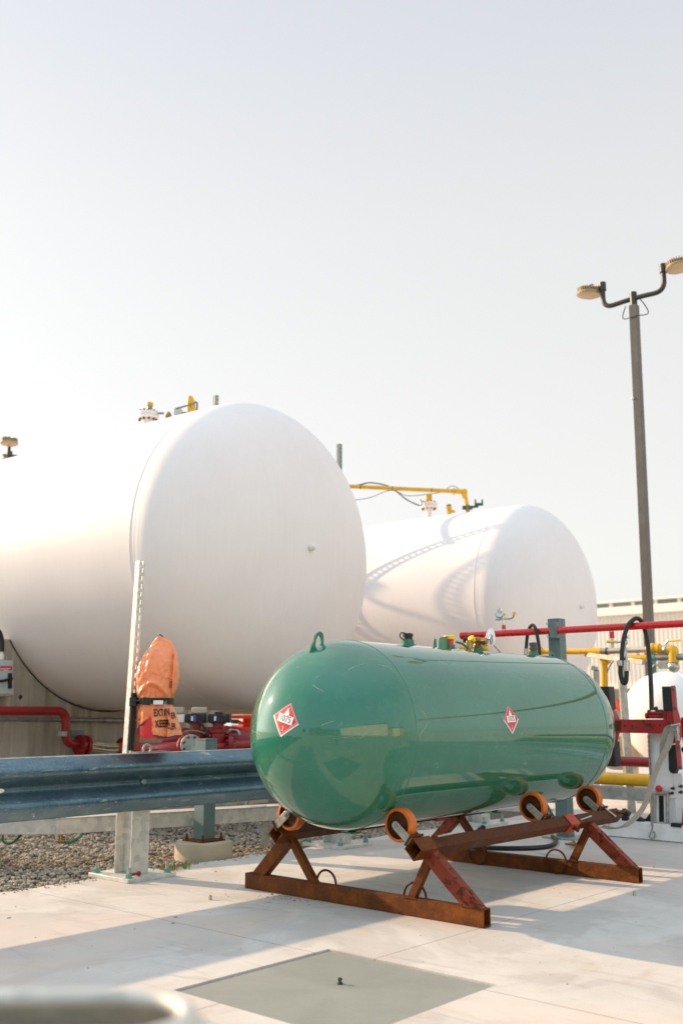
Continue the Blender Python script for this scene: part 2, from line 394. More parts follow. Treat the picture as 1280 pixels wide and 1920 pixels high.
def smooth(pts, k=6):
    pts = [V(p) for p in pts]; out = []
    for i in range(len(pts) - 1):
        p0, p1, p2, p3 = pts[max(i - 1, 0)], pts[i], pts[i + 1], pts[min(i + 2, len(pts) - 1)]
        for j in range(k):
            t = j / k; out.append(0.5 * ((2 * p1) + (p2 - p0) * t + (2 * p0 - 5 * p1 + 4 * p2 - p3) * t * t + (3 * p1 - p0 - 3 * p2 + p3) * t ** 3))
    out.append(pts[-1]); return out
def bend(pts, r, k=6):
    """polyline with rounded corners of radius r"""
    pts = [V(p) for p in pts]; out = [pts[0]]
    for i in range(1, len(pts) - 1):
        a = (pts[i - 1] - pts[i]); b = (pts[i + 1] - pts[i]); rr = min(r, a.length * .48, b.length * .48)
        A = pts[i] + a.normalized() * rr; B = pts[i] + b.normalized() * rr
        for j in range(k + 1):
            t = j / k; out.append(A * (1 - t) ** 2 + pts[i] * 2 * t * (1 - t) + B * t * t)
    out.append(pts[-1]); return out
def textmesh(body, size, bold=0.0, width=1.0):
    cu = bpy.data.curves.new('lettering', 'FONT'); cu.body = body; cu.size = size; cu.align_x = 'CENTER'; cu.align_y = 'CENTER'; cu.offset = bold
    cu.resolution_u = 3
    o = bpy.data.objects.new('lettering', cu); scene.collection.objects.link(o)
    dg = bpy.context.evaluated_depsgraph_get(); me = bpy.data.meshes.new_from_object(o.evaluated_get(dg))
    vs = [(v.co.x * width, v.co.y) for v in me.vertices]; fs = [tuple(p.vertices) for p in me.polygons]
    bpy.data.objects.remove(o); bpy.data.curves.remove(cu); bpy.data.meshes.remove(me); return vs, fs

# ------------------------------------------------------------------ the ground
YR = R(48.5)   # yard grid: object X along U
def yard_obj(name, vs, fs, mat):
    me = bpy.data.meshes.new(name); me.from_pydata(vs, [], fs); me.update(); me.materials.append(mat)
    o = link(bpy.data.objects.new(name, me)); o.location = C0; o.rotation_euler = (0, 0, YR); o['kind'] = 'structure'; return o
# in yard coords x = s, y = -t
yard_obj('ground', [(-1500, -1500, -.06), (1500, -1500, -.06), (1500, 1500, -.06), (-1500, 1500, -.06)], [(0, 1, 2, 3)], M['yard'])
pS0, pS1, pT0, pT1 = -1.449, -.657, .502, 1.298
HX = [(pS0, -pT1), (pS1, -pT1), (pS1, -pT0), (pS0, -pT0)]
# slab: left side follows the gravel edge (y = 1.64), slightly ragged
edge = [(-14, 1.62)] + [(-4 + i * .1, 1.63 + .018 * math.sin(i * 1.7) + random.uniform(-.012, .012) + (.02 if 38 < i < 42 else 0)) for i in range(90)] + [(5.0, 1.64), (5.0, 9.0), (14, 9.0)]
outer = [(-14, -14), (14, -14)] + edge[::-1]
bm = bmesh.new()
ov = [bm.verts.new((x, y, 0)) for x, y in outer]; hv = [bm.verts.new((x, y, 0)) for x, y in HX]
oe = [bm.edges.new((ov[i], ov[(i + 1) % len(ov)])) for i in range(len(ov))]; he = [bm.edges.new((hv[i], hv[(i + 1) % 4])) for i in range(4)]
bmesh.ops.triangle_fill(bm, use_beauty=True, use_dissolve=False, edges=oe + he)
for loop in (ov, hv):
    lo = [bm.verts.new((v.co.x, v.co.y, -.055 if loop is ov else -.03)) for v in loop]
    for i in range(len(loop)):
        j = (i + 1) % len(loop); bm.faces.new((loop[i], loop[j], lo[j], lo[i]))
hb = [v for v in bm.verts if abs(v.co.z + .03) < 1e-4]; bm.faces.new(sorted(hb, key=lambda v: math.atan2(v.co.y + .9, v.co.x + 1.05)))
for f in [f for f in bm.faces if f.calc_center_median().z > -.001 and pS0 < f.calc_center_median().x < pS1 and -pT1 < f.calc_center_median().y < -pT0]: bm.faces.remove(f)
bmesh.ops.recalc_face_normals(bm, faces=bm.faces)
me = bpy.data.meshes.new('concrete_slab'); bm.to_mesh(me); bm.free(); me.materials.append(M['concrete'])
slab = link(bpy.data.objects.new('concrete_slab', me)); slab.location = C0; slab.rotation_euler = (0, 0, YR); slab['kind'] = 'structure'
yard_obj('gravel_bed', [(-14, 1.5, -.035), (4.9, 1.5, -.035), (4.9, 12, -.035), (-14, 12, -.035)], [(0, 1, 2, 3)], M['gravelbase'])
# loose stones
ico = bmesh.new(); bmesh.ops.create_icosphere(ico, subdivisions=1, radius=1); iv = [v.co.copy() for v in ico.verts]; inf = [tuple(v.index for v in f.verts) for f in ico.faces]; ico.free()
vs, fs = [], []
def stone(x, y, r, z):
    sc = (random.uniform(.7, 1.25), random.uniform(.7, 1.25), random.uniform(.45, .85)); a = random.uniform(0, 6.28); ca, sa = math.cos(a), math.sin(a); b = len(vs)
    for p in iv:
        k = random.uniform(.82, 1.15); X, Y, Z_ = p.x * sc[0] * k, p.y * sc[1] * k, p.z * sc[2] * k
        vs.append((x + r * (X * ca - Y * sa), y + r * (X * sa + Y * ca), z + r * Z_))
    fs.extend(tuple(i + b for i in f) for f in inf)
for i in range(23000):
    x = random.uniform(-2.2, 3.6); y = 1.66 + 3.0 * random.random() ** 1.35
    stone(x, y, random.choice((.006, .007, .008, .010, .012, .014, .019)), -.030 + random.uniform(0, .012))
for i in range(160):  # a few strayed on the slab edge
    stone(random.uniform(-2, 1.5), 1.62 - abs(random.gauss(0, .05)), random.uniform(.003, .008), .002)
g = yard_obj('gravel', vs, fs, M['stone']); g['kind'] = 'stuff'
# grit on the slab
vs, fs = [], []
for i in range(420):
    x = random.uniform(-1.6, 3.5); y = random.uniform(-1.6, 1.5)
    if pS0 - .02 < x < pS1 + .02 and -pT1 - .02 < y < -pT0 + .02: continue
    if random.random() < .5: x = random.gauss(.02, .07); y = random.gauss(.35, .12)
    stone(x, y, random.choice((.0015, .002, .002, .003, .004)) if random.random() < .97 else .009, .001)
g = yard_obj('slab_grit', vs, fs, M['stone']); g['kind'] = 'stuff'
# cover plate
t = thing('cover_plate', 'square grey-green steel cover plate let into the concrete', 'cover plate', P(-1.05, .9, 0))
MB().st(pS0 + .008, pS1 - .006, pT0 + .01, pT1 - .006, -.024, -.006).build('plate_lid', M['plate'], t, bevel=.002)
b = MB(); q = P(-.999, .867, -.006); b.lathe(q, Z, [(.011, 0), (.011, .005), (.006, .006), (.006, .014), (.009, .015), (.008, .021)], 12); b.build('lifting_bolt', M['arm'], t, bevel=.001)

# ------------------------------------------------------------------ green tank
TR, TL, TZ = .462, 1.92, .829
TA = P(0, 0, TZ)
t = thing('propane_tank', 'glossy green horizontal propane tank lying on the rusty roller stand', 'gas tank', P(TL / 2, 0, TZ - TR))
prof = [(TR * math.cos(a), -TR * math.sin(a)) for a in [math.pi / 2 * (1 - i / 32) for i in range(33)]]
prof += [(TR, TL * k / 12) for k in range(1, 13)] + [(TR * math.cos(a), TL + TR * math.sin(a)) for a in [math.pi / 2 * i / 32 for i in range(1, 33)]]
shell = MB().lathe(TA, U, prof, 128).build('tank_shell', M['green'], t, ang=60)
for q in (.002, TL): MB().torus(TA + U * q, U, TR - .001, .0035, 128, 8).build('weld_seam', M['green'], t, ang=60)
def surf(s, ang):   # point + normal on cylinder, ang from top toward N
    nn = Z * math.cos(ang) + N * math.sin(ang); return TA + U * s + nn * TR, nn
def arc_px(cx, cy, rx, ry, n, rot=0, f=None):
    o = []
    for i in range(n):
        a = 2 * math.pi * i / n; x, y = rx * math.cos(a), ry * math.sin(a)
        o.append(f(cx + x * math.cos(rot) - y * math.sin(rot), cy + x * math.sin(rot) + y * math.cos(rot)))
    return o
# near lifting lug, an eye plate in the plane t = 0
def lug(parent, flip):
    c = V((-.187, 0, 1.272)); n = 36; out = []; inn = []
    for i in range(n):
        a = 2 * math.pi * i / n; ca, sa = math.cos(a), math.sin(a)
        rx = .036; rz = .052
        x, z = ca * rx, sa * rz
        if sa < 0: x = ca * (.036 + .030 * (-sa)) - .012 * (-sa); z = sa * .085
        k = x + z * .25
        out.append((c.x + k, c.z + z)); inn.append((c.x + ca * .020 + sa * .034 * .25, c.z + sa * .034))
    f = (lambda s, z: P(s, -.006, z)) if not flip else (lambda s, z: P(TL - s, -.006, z))
    MB().ring([f(*p) for p in out], [f(*p) for p in inn], N * .012).build('lifting_lug', M['green_dull'], parent, bevel=.0015)
lug(t, 0); lug(t, 1)
# fittings along the top
def boss(s, r=.034, h=.03, mat='green_dull'):
    b = MB(); o = TA + U * s + Z * (TR - .012); b.lathe(o, Z, [(r * 1.35, 0), (r * 1.3, .016), (r, .02), (r, .012 + h)], 24); return b
gauge = boss(.54).build('gauge_boss', M['green_dull'], t)
o = TA + U * .54 + Z * (TR + .028)
MB().lathe(o, Z, [(.026, 0), (.026, .02), (.03, .021), (.03, .034), (.024, .038)], 8).build('gauge_cap', M['black'], gauge, bevel=.001)
MB().lathe(o - Z * .012, Z, [(.027, 0), (.027, .016)], 6).build('hex_collar', M['brass'], gauge)
MB().tube(smooth([o + Z * .034 - N * .0, o + Z * .04 - U * .028 - N * .02, o + Z * .02 - U * .045 - N * .02, o - Z * .004 - U * .03]), .0035, 8).build('tether', M['black'], gauge)
MB().st(.78, .80, -.006, .006, TZ + TR - .01, TZ + TR + .05).build('small_tab', M['green_dull'], t, bevel=.004)
fv = MB(); fv.st(.865, .875, -.03, .03, TZ + TR - .01, TZ + TR + .065); fv.build('guard_plate', M['green_dull'], t, bevel=.004)
bo = boss(.93, .032, .022).build('relief_boss', M['green_dull'], t)
o = TA + U * .93 + Z * (TR + .022)
MB().lathe(o, Z, [(.025, 0), (.025, .03)], 20).build('relief_body', M['sticker_red'], bo)
MB().lathe(o + Z * .0305, Z, [(.034, 0), (.034, .02), (.028, .023)], 8).build('yellow_cap', M['yellow_bright'], bo, bevel=.001)
MB().tube(smooth([P(.97, .02, TZ + TR + .04), P(1.03, .025, TZ + TR + .03), P(1.075, .03, TZ + TR + .005), P(1.06, .03, TZ + TR - .005)]), .007, 8).build('guard_handle', M['green_dull'], t)
bo = boss(1.22, .036, .02).build('valve_boss', M['green_dull'], t)
o = TA + U * 1.22 + Z * (TR + .02)
b = MB(); b.lathe(o, Z, [(.028, 0), (.03, .006), (.024, .012), (.02, .02), (.02, .06), (.013, .062)], 8)
b.cyl(o + Z * .035 - U * .045, o + Z * .035 + U * .05, .015, 12); b.cyl(o + Z * .035 - N * .02, o + Z * .035 + N * .05, .014, 12)
b.lathe(o + Z * .035 + N * .05, N, [(.02, 0), (.02, .016), (.012, .018)], 6); b.lathe(o + Z * .035 + U * .05, U, [(.021, 0), (.021, .02)], 6)
b.lathe(o + Z * .02 - U * .09 - N * .0, Z, [(.024, -.03), (.024, 0), (.018, .004), (.018, .016)], 10); b.cyl(o + Z * .02 - U * .09, o + Z * .035 - U * .04, .012, 10)
vb = b.build('valve_body', M['brass'], bo, bevel=.001)
MB().lathe(o + Z * .035 - U * .045, (-U + Z * .9), [(.017, 0), (.02, .002), (.02, .03), (.012, .034)], 10).build('valve_cap', M['yellow_bright'], bo)
b = MB(); wc = o + Z * .052 + U * .062 + N * .06; wa = (N + U * .3 + Z * .1).normalized(); b.torus(wc, wa, .026, .006, 24, 8); b.lathe(wc - wa * .006, wa, [(.009, 0), (.009, .014)], 10)
x_, y_ = perp(wa)
for k in range(5):
    e = x_ * math.cos(k * 1.257) + y_ * math.sin(k * 1.257); b.beam(wc, wc + e * .026, .006, .005, up=wa); b.sphere(wc + e * .028, .0075, 8, 6)
b.cyl(wc - wa * .045, wc, .006, 8); b.build('handwheel', M['chrome'], bo)
tg = o + U * .10 + N * .03 + Z * .065; td = (Z * .8 + U * .35 - N * .1).normalized(); tx = (U * .75 + N * .5); tx = (tx - td * tx.dot(td)).normalized()
pol = [tg + td * (.062 * math.sin(a)) + tx * (.031 * math.cos(a) * (1 - .15 * math.sin(a))) for a in [2 * math.pi * i / 28 for i in range(28)]]
MB().prism(pol, td.cross(tx).normalized() * .0015).build('data_tag', M['label_white'], bo)
MB().tube([tg - td * .03, P(1.36, .075, TZ + TR - .01)], .0022, 6).build('gauge_stem', M['arm'], bo)
bo = boss(1.87, .028, .024).build('plug_boss', M['green_dull'], t)
o = TA + U * 1.87 + Z * (TR + .024)
MB().lathe(o, Z, [(.022, 0), (.022, .012), (.03, .013), (.03, .024), (.022, .026), (.022, .034), (.028, .035), (.028, .056), (.024, .058)], 16).build('grey_plug', simple('dark_grey_plastic', '4c4e52', .5), bo)
# longitudinal seam and pipe-shaped welded ribs under the tank
for s in (.30, 1.66):
    for k in (-1, 1):
        b = MB(); b.prism([P(s - .03, k * .15, TZ - TR * .94), P(s + .03, k * .15, TZ - TR * .94), P(s + .03, k * .20, .315), P(s - .03, k * .20, .315)], N * k * .008)
        b.st(s - .035, s + .035, min(k * .17, k * .25), max(k * .17, k * .25), .308, .316); b.build('tank_foot', M['green_dull'], t, bevel=.001)
# scratches in the paint, thin raised flakes that follow the shell
def surf_px(x, y, off=.0006):
    d = ray(x, y).normalized(); o = CC - TA
    # cylinder part
    dp = d - U * d.dot(U); op = o - U * o.dot(U); a, b_, c = dp.dot(dp), dp.dot(op), op.dot(op) - TR * TR; D = b_ * b_ - a * c
    if D > 0:
        p = CC + d * ((-b_ - D ** .5) / a); s = (p - TA).dot(U)
        if 0 <= s <= TL: n = (p - TA - U * s).normalized(); return p + n * off, n
    b_ = d.dot(o); D = b_ * b_ - (o.dot(o) - TR * TR); p = CC + d * (-b_ - max(D, 0) ** .5); n = (p - TA).normalized(); return p + n * off, n
def scratch(paths, w, mt):
    for path in paths:
        b = MB()
        pts = smooth([V((x, y, 0)) for x, y in path], 5); L = []
        for i, p in enumerate(pts):
            q, n = surf_px(p.x, p.y); p2 = pts[min(i + 1, len(pts) - 1)]; p1 = pts[max(i - 1, 0)]
            e = (surf_px(p2.x, p2.y)[0] - surf_px(p1.x, p1.y)[0]).cross(n).normalized(); ww = w * random.uniform(.3, 1.2) * (0.15 + math.sin(math.pi * i / (len(pts) - 1)))
            L.append((q + e * ww, q - e * ww))
        vs = [v for a in L for v in a]; b.add(vs, [(2 * i, 2 * i + 1, 2 * i + 3, 2 * i + 2) for i in range(len(L) - 1)]); b.build('paint_scratch', mt, t)
scratch([[(774, 1321), (786, 1328), (796, 1340), (799, 1352), (796, 1366), (788, 1376), (787, 1386), (789, 1398)], [(472, 1369), (482, 1374), (490, 1379)], [(601, 1360), (612, 1356), (629, 1351)],
         [(584, 1283), (594, 1290), (607, 1296)], [(641, 1268), (660, 1252), (690, 1243)], [(700, 1245), (725, 1250), (742, 1262)], [(864, 1345), (866, 1352)], [(1108, 1384), (1120, 1382)], [(905, 1545), (940, 1520)],
         [(1015, 1262), (1022, 1268), (1032, 1272)], [(590, 1272), (600, 1266)], [(557, 1250), (559, 1252)]], .0011, simple('bare_scratched_paint', 'a8b49a', .6))
# placards
def placard(center, nrm, upv, half, roll, parent, lab):
    up = (upv - nrm * upv.dot(nrm)).normalized(); rt = up.cross(nrm).normalized()
    c, s = math.cos(roll), math.sin(roll); rt, up = rt * c + up * s, up * c - rt * s
    sph = (center - TA).dot(U) < 0
    def mp(x, y, off):
        p = center + rt * x + up * y
        if sph: n = (p - TA).normalized(); return TA + n * (TR + off)
        q = p - TA; a = q.dot(U); n = (q - U * a).normalized(); return TA + U * a + n * (TR + off)
    def grid(fn, off, n=10):   # diamond/rect patch through a bilinear map
        b = MB(); vs = []; fs = []
        for j in range(n + 1):
            for i in range(n + 1): vs.append(mp(*fn(i / n, j / n), off))
        for j in range(n):
            for i in range(n): k = j * (n + 1) + i; fs.append((k, k + 1, k + n + 2, k + n + 1))
        return b.add(vs, fs)
    dia = lambda h: (lambda u_, v_: ((u_ - v_) * h, (u_ + v_ - 1) * h))
    wd = grid(lambda u_, v_: ((u_ - v_) * half, (u_ + v_ - 1) * half - half * .05), .0008).build('placard', M['label_white'], parent, label=lab)
    grid(dia(half * .93), .0014).build('red_diamond', M['sticker_red'], wd)
    b = MB()   # thin white inner border
    h2, h3 = half * .86, half * .835
    for q in range(4):
        a = [(0, 1), (1, 0), (0, -1), (-1, 0)]; p1, p2 = a[q], a[(q + 1) % 4]; vs = []; fs = []
        for i in range(9):
            u_ = i / 8; x, y = p1[0] * (1 - u_) + p2[0] * u_, p1[1] * (1 - u_) + p2[1] * u_
            vs += [mp(x * h2, y * h2, .0019), mp(x * h3, y * h3, .0019)]
        b.add(vs, [(2 * i, 2 * i + 1, 2 * i + 3, 2 * i + 2) for i in range(8)])
    fl = [(0, .1), (-.10, .13), (-.17, .24), (-.15, .36), (-.10, .30), (-.09, .45), (.01, .62), (.03, .48), (.09, .40), (.11, .30), (.16, .36), (.17, .24), (.10, .13)]
    vs = [mp(0, half * .28, .0019)] + [mp(x * half, (y + .06) * half, .0019) for x, y in fl]; b.add(vs, [(0, i + 1, (i + 1) % len(fl) + 1) for i in range(len(fl))])
    tv, tf = textmesh('2', half * .36, .0); b.add([mp(x, y - half * .56, .0019) for x, y in tv], tf)
    b.build('white_symbols', M['label_white'], wd)
    grid(lambda u_, v_: ((u_ - .5) * half * 1.10, (v_ - .5) * half * .46), .0023, 6).build('number_panel', M['label_white'], wd)
    tv, tf = textmesh('1075', half * .50, .0, .86); MB().add([mp(x, y, .0029) for x, y in tv], tf).build('number', M['grey_ink'], wd)
p, n = surf_px(535, 1348); placard(p, n, Z, .083, R(-15), t, 'red diamond 1075 placard stuck on the domed end')
p, n = surf_px(957, 1348); placard(p, n, Z, .076, R(2), t, 'red diamond 1075 placard stuck on the cylindrical side')

# ------------------------------------------------------------------ roller stand
st = thing('roller_stand', 'rusty steel skid stand with orange rollers carrying the green tank', 'stand', P(.85, 0, 0))
RT, RZ = .448, .313
def skid(s):
    b = MB().hollow(P(s, -.765, .0405), P(s, .765, .0405), .055, .079, .005); return b.build('skid_tube', M['rust'], st, bevel=.004)
k1 = skid(.095); k2 = skid(1.63)
def leg(a, b_, w, mat, name='leg', lab=None, h=None):
    return MB().hollow(a, b_, w, (h or w) * .78, .004, up=U).build(name, mat, st, bevel=.004, label=lab)
for s, far in ((.095, 0), (1.63, 1)):
    leg(P(s, .732, .050), P(s, .455, .285), .066, M['redrust'], 'outer_leg', 'leg with flaking orange-red paint')
    leg(P(s, .335, .05), P(s, .455, .262), .040, M['rust'], 'inner_leg')
    leg(P(s, -.70, .050), P(s, -.455, .285), .066, M['redrust'] if far else M['rust'], 'outer_leg')
    leg(P(s, -.255, .05), P(s, -.44, .275), .042, M['rust'], 'inner_leg')
for s, tt, ss in ((.135, -.232, .135), (.135, .335, .135), (1.59, -.286, 1.59), (1.59, .262, 1.59)):
    MB().torus(P(ss, tt, .072), U, .066, .0058, 40, 8).build('tie_ring', M['rust_dark'], st)
# welds at leg feet
for s in (.095, 1.63):
    for tt, w in ((.70, .05), (.355, .035), (-.665, .05), (-.275, .035)):
        b = MB()
        for i in range(14): b.sphere(P(s - .0275, tt + w * (i / 6.5 - 1), .080), .0045, 6, 4)
        b.build('weld_bead', M['rust'], st)
for k in (-1, 1):
    MB().hollow(P(.10, k * RT, RZ), P(2.02, k * RT, RZ), .060, .060, .005, rot=R(45)).build('rail', M['rust_dark'], st, bevel=.005)
    MB().hollow(P(-.022, k * RT, RZ), P(.105, k * RT, RZ), .074, .074, .006, rot=R(45)).build('rail_sleeve', M['rust'], st, bevel=.005)
    MB().hollow(P(1.37, k * RT, RZ), P(1.47, k * RT, RZ), .074, .074, .006, rot=R(45)).build('rail_sleeve', M['collar'], st, bevel=.004, label='sleeve painted worn orange-red')
    b = MB(); b.cyl(P(1.42, k * (RT + .01), RZ - .01), P(1.42, k * (RT + .062), RZ - .035), .012, 8); b.build('set_bolt', M['rust_dark'], st)
    b = MB(); b.box(P(2.02, k * RT, RZ + .02), U * .05, N * .035, Z * .006); b.build('end_bracket', M['rust_dark'], st, bevel=.003)
    # locking pin
    b = MB(); b.tube([P(.14, k * (RT + .02), RZ + .045), P(.235, k * (RT + .035), RZ + .052)], .0055, 8); b.build('lock_pin', M['zinc'], st)
    b = MB(); b.tube([P(1.50, k * (RT + .02), RZ + .01), P(1.60, k * (RT + .05), RZ + .03)], .0045, 8); b.build('lock_pin', M['zinc'], st)
MB().tube([P(1.86, .40, .40), P(1.90, .50, .315)], .006, 8).build('long_pin', M['zinc'], st)
# rollers
WT, WZ, WR = .357, .414, .079
wheel_proto = None
def roller(s, k):
    c = P(s, k * WT, WZ); f = -U   # visible face toward -U
    w = MB().lathe(c - U * .026, U, [(WR * .80, 0), (WR * .97, .002), (WR, .008), (WR, .044), (WR * .97, .050), (WR * .80, .052)], 48, loop=True)
    o = w.build('roller', M['poly'], st, ang=30)
    h = MB().lathe(c - U * .0262, U, [(.014, .0), (.016, .008), (.03, .016), (WR * .70, .018), (WR * .78, .002), (WR * .81, .001), (WR * .81, .052), (.02, .0525)], 40); h.build('hub', M['hub'], o)
    # fork strap from axle to rail
    d = (P(s, k * (RT + .012), RZ + .02) - P(s, k * WT, WZ)).normalized(); x = d.cross(U).normalized()
    for off in (-.036, .036):
        n_ = 10; pol = []
        A, B = c + U * off, c + U * off + d * .105
        for i in range(n_ + 1): a = math.pi * i / n_; pol.append(A - d * math.sin(a) * .02 + x * math.cos(a) * .02)
        pol += [B - x * .02, B + x * .02]
        MB().prism(pol, U * (.006 if off > 0 else -.006)).build('fork_plate', M['zinc'], o, bevel=.001)
    b = MB(); b.lathe(c - U * .044, -U, [(.013, 0), (.013, .007)], 6); b.lathe(c - U * .051, -U, [(.007, 0), (.007, .006)], 10); b.build('axle_bolt', M['zinc'], o)
    b = MB(); b.box(c + d * .098, U * .05, x * .028, d * .005); b.build('fork_base', M['rust_dark'], o, bevel=.001)
for s, k in ((.005, 1), (.005, -1), (1.20, 1), (1.85, 1), (1.20, -1), (1.85, -1)): roller(s, k)

# ------------------------------------------------------------------ guardrail
prof = [(.012, .160), (.020, .156), (.030, .148), (.052, .128), (.070, .112), (.080, .100), (.083, .088), (.080, .076), (.066, .062), (.040, .042), (.014, .022), (.004, .012), (.0, .0)]
prof = prof + [(d, -z) for d, z in prof[::-1][1:]]
RZC = .535
gr = thing('guardrail', 'long galvanized W-beam guardrail on bolted posts left of the green tank', 'guardrail', P(-.12, -1.52, 0))
def wbeam(path, zc, th=.003):   # path: list of (pos, outward normal)
    b = MB(); m = len(prof); vs = []; fs = []
    for p, n in path:
        for d, z in prof: vs.append(V((p.x, p.y, zc + z)) + n * d)
    for p, n in path:
        for d, z in prof: vs.append(V((p.x, p.y, zc + z)) + n * (d - th) - (Z * th * .6 if z == .160 else V((0, 0, 0))))
    L = len(path); o = L * m
    for i in range(L - 1):
        for j in range(m - 1):
            a = i * m + j; fs += [(a, a + 1, a + m + 1, a + m), (o + a + 1, o + a, o + a + m, o + a + m + 1)]
        for j in (0, m - 1): a = i * m + j; fs.append((a, a + m, o + a + m, o + a))
    for j in range(m - 1):
        for i in (0, L - 1): a = i * m + j; fs.append((a, a + 1, o + a + 1, o + a))
    return b.add(vs, fs)
def rail_edge(b, path, zc):   # rolled bright edge
    b.tube([V((p.x, p.y, zc + .160)) + n * .012 for p, n in path], .0045, 8); return b
path = [(P(-4 + i * .25, -1.44, 0), N) for i in range(34)]
beam = wbeam(path, RZC).build('beam', M['rail'], gr, ang=50)
rail_edge(MB(), path, RZC).build('beam_edge', M['galv_light'], gr)
def ibeam(s0, t0, z0, z1, parent, mat='galv_light', d=.155, w=.125):
    b = MB(); b.st(s0 - w / 2, s0 + w / 2, t0 + d / 2 - .008, t0 + d / 2, z0, z1); b.st(s0 - w / 2, s0 + w / 2, t0 - d / 2, t0 - d / 2 + .008, z0, z1)
    b.st(s0 - .004, s0 + .004, t0 - d / 2 + .008, t0 + d / 2 - .008, z0, z1); return b.build('post', M[mat], parent, bevel=.0015)
for i, s in enumerate((-1.90, -.12, 1.66, 3.44)):
    po = ibeam(s, -1.52, .022, .68 if i != 1 else .66, gr)
    MB().st(s - .15, s + .19, -1.72, -1.345, 0.0, .022).build('base_plate', M['galv_light'], po, bevel=.002)
    for ds, dt in ((-.115, -.165), (-.115, .135), (.155, .135), (.155, -.165)):
        q = P(s + ds, -1.52 + dt, .022)
        nu = MB().lathe(q, Z, [(.024, 0), (.024, .003), (.019, .0035), (.019, .022)], 6).build('anchor_nut', M['nut'], po, bevel=.001) if True else None
        MB().lathe(q, Z, [(.010, .02), (.010, .055)], 10).build('anchor_bolt', M['galv'], po)
    b = MB(); q = P(s, -1.435, RZC); b.lathe(q, N, [(.017, 0), (.017, .006), (.012, .012)], 16); b.build('beam_bolt', M['galv'], beam)
b = MB()
for s in (-1.16, -1.10): pass
q = P(-1.05, -1.4385, RZC)
pol = [q + U * (.028 * math.cos(a) + (.020 if math.cos(a) > 0 else -.020)) + Z * .012 * math.sin(a) for a in [2 * math.pi * (i + .5) / 16 for i in range(16)]]
MB().prism(pol, N * .003).build('beam_slot', M['label_white'], beam)
t = thing('loose_bolt', 'rusty red bolt with two nuts lying on the guardrail base plate', 'bolt', P(-.16, -1.40, .03))
a, b_ = P(-.235, -1.40, .037), P(-.09, -1.385, .037); a, b_ = onT(241, 1640, -1.395), onT(262, 1642, -1.395); a.z = b_.z = .037
b = MB(); b.cyl(a, b_, .007, 10); d = (b_ - a).normalized(); b.lathe(a, d, [(.014, 0), (.014, .014)], 6); b.lathe(b_ - d * .014, d, [(.014, 0), (.014, .014)], 6); b.build('bolt_shank', M['dark_red'], t)

# strut post carrying the extinguisher
def strut(base, top, face, parent, mat='galv_light', w=.041, name='strut', pitch=.0485, z0=0):
    d = (top - base); L = d.length; d.normalize(); side = d.cross(face).normalized(); f = side.cross(d).normalized()
    b = MB(); th = .003
    for k in (-1, 1):
        c = (base + top) / 2 + side * k * (w / 2 - th / 2); b.box(c, d * L / 2, side * th / 2, f * w / 2)
        c = (base + top) / 2 + side * k * (w / 2 - .005) - f * (w / 2 - th / 2); b.box(c, d * L / 2, side * .0025, f * th / 2)
        c = (base + top) / 2 + side * k * (w / 2 - th - .0045) + f * (w / 2 - th / 2); b.box(c, d * L / 2, side * .0045, f * th / 2)
    n = int(L / pitch); hw = w / 2 - th - .009
    for i in range(n + 1):
        c = base + d * min(L - .01, i * pitch + .01) + f * (w / 2 - th / 2); b.box(c, d * .0105, side * hw, f * th / 2)
    return b.build(name, M[mat], parent)
sp = thing('extinguisher_post', 'tall slotted strut channel bolted behind the guardrail beam', 'post', P(-.14, -1.50, .66))
topc = onT(263.5, 1052, -1.515); botc = onT(239, 1412, -1.50); botc = botc + (botc - topc).normalized() * .12
strut(botc, topc, N, sp)
dd = (topc - botc).normalized()
MB().box(botc + dd * .30 + N * .026 + U * .003, dd * .165, U * .019, N * .005).build('backing_plate', M['arm'], sp, bevel=.001)
b = MB(); b.st(-.14, .10, -1.56, -1.47, .682, .700); b.build('cap_plate', M['teal'], sp, bevel=.001)
MB().torus(P(-.03, -1.53, .712), N, .028, .007, 24, 8).build('eye_ring', M['galv_light'], sp)

# fire extinguisher, cover, strap
EX = onT(293, 1375, -1.40); EXC = V((EX.x, EX.y, 0))
zt = lambda y: onT(293, y, -1.40).z
ex = thing('fire_extinguisher', 'red fire extinguisher hidden under the orange cover', 'extinguisher', V((EXC.x, EXC.y, zt(1383))))
cx = onT(288, 1370, -1.40); cx.z = 0
MB().lathe(V((cx.x, cx.y, zt(1384))), Z, [(.088, 0), (.088, .008), (.089, .11), (.07, .14), (.06, .36), (.03, .40), (.03, .44)], 40).build('cylinder', M['extinguisher'], ex)
bg_ = thing('extinguisher_cover', 'orange vinyl bag over the extinguisher lettered EXTINGUISHER KEEP CLEAR', 'cover', V((EXC.x, EXC.y, zt(1380))))
# silhouette rows: y px, x left, x right, depth(m), dent phase
rows = [(1194, 296, 303, .012), (1197, 292, 313, .022), (1203, 288, 322, .035), (1215, 281, 328, .055), (1230, 270, 332, .07), (1245, 261, 335, .085), (1262, 257, 336, .095), (1280, 256, 334, .10), (1298, 256, 328, .10),
        (1308, 259, 323, .092), (1314, 262, 320, .088), (1320, 261, 322, .09), (1332, 259, 328, .10), (1345, 258, 333, .108), (1358, 258, 337, .115), (1368, 258, 340, .12), (1378, 258, 342, .122)]
NB = 180; NR = 7; vs = []; fs = []; rr_ = []
for ri in range(len(rows) - 1):
    p0, p1, p2, p3 = rows[max(ri - 1, 0)], rows[ri], rows[ri + 1], rows[min(ri + 2, len(rows) - 1)]
    for k in range(NR):
        f = k / NR; rr_.append([p1[j] * (1 - f) + p2[j] * f for j in range(4)])
rr_.append(list(rows[-1]))
def sm(x): x = max(0.0, min(1.0, x)); return x * x * (3 - 2 * x)
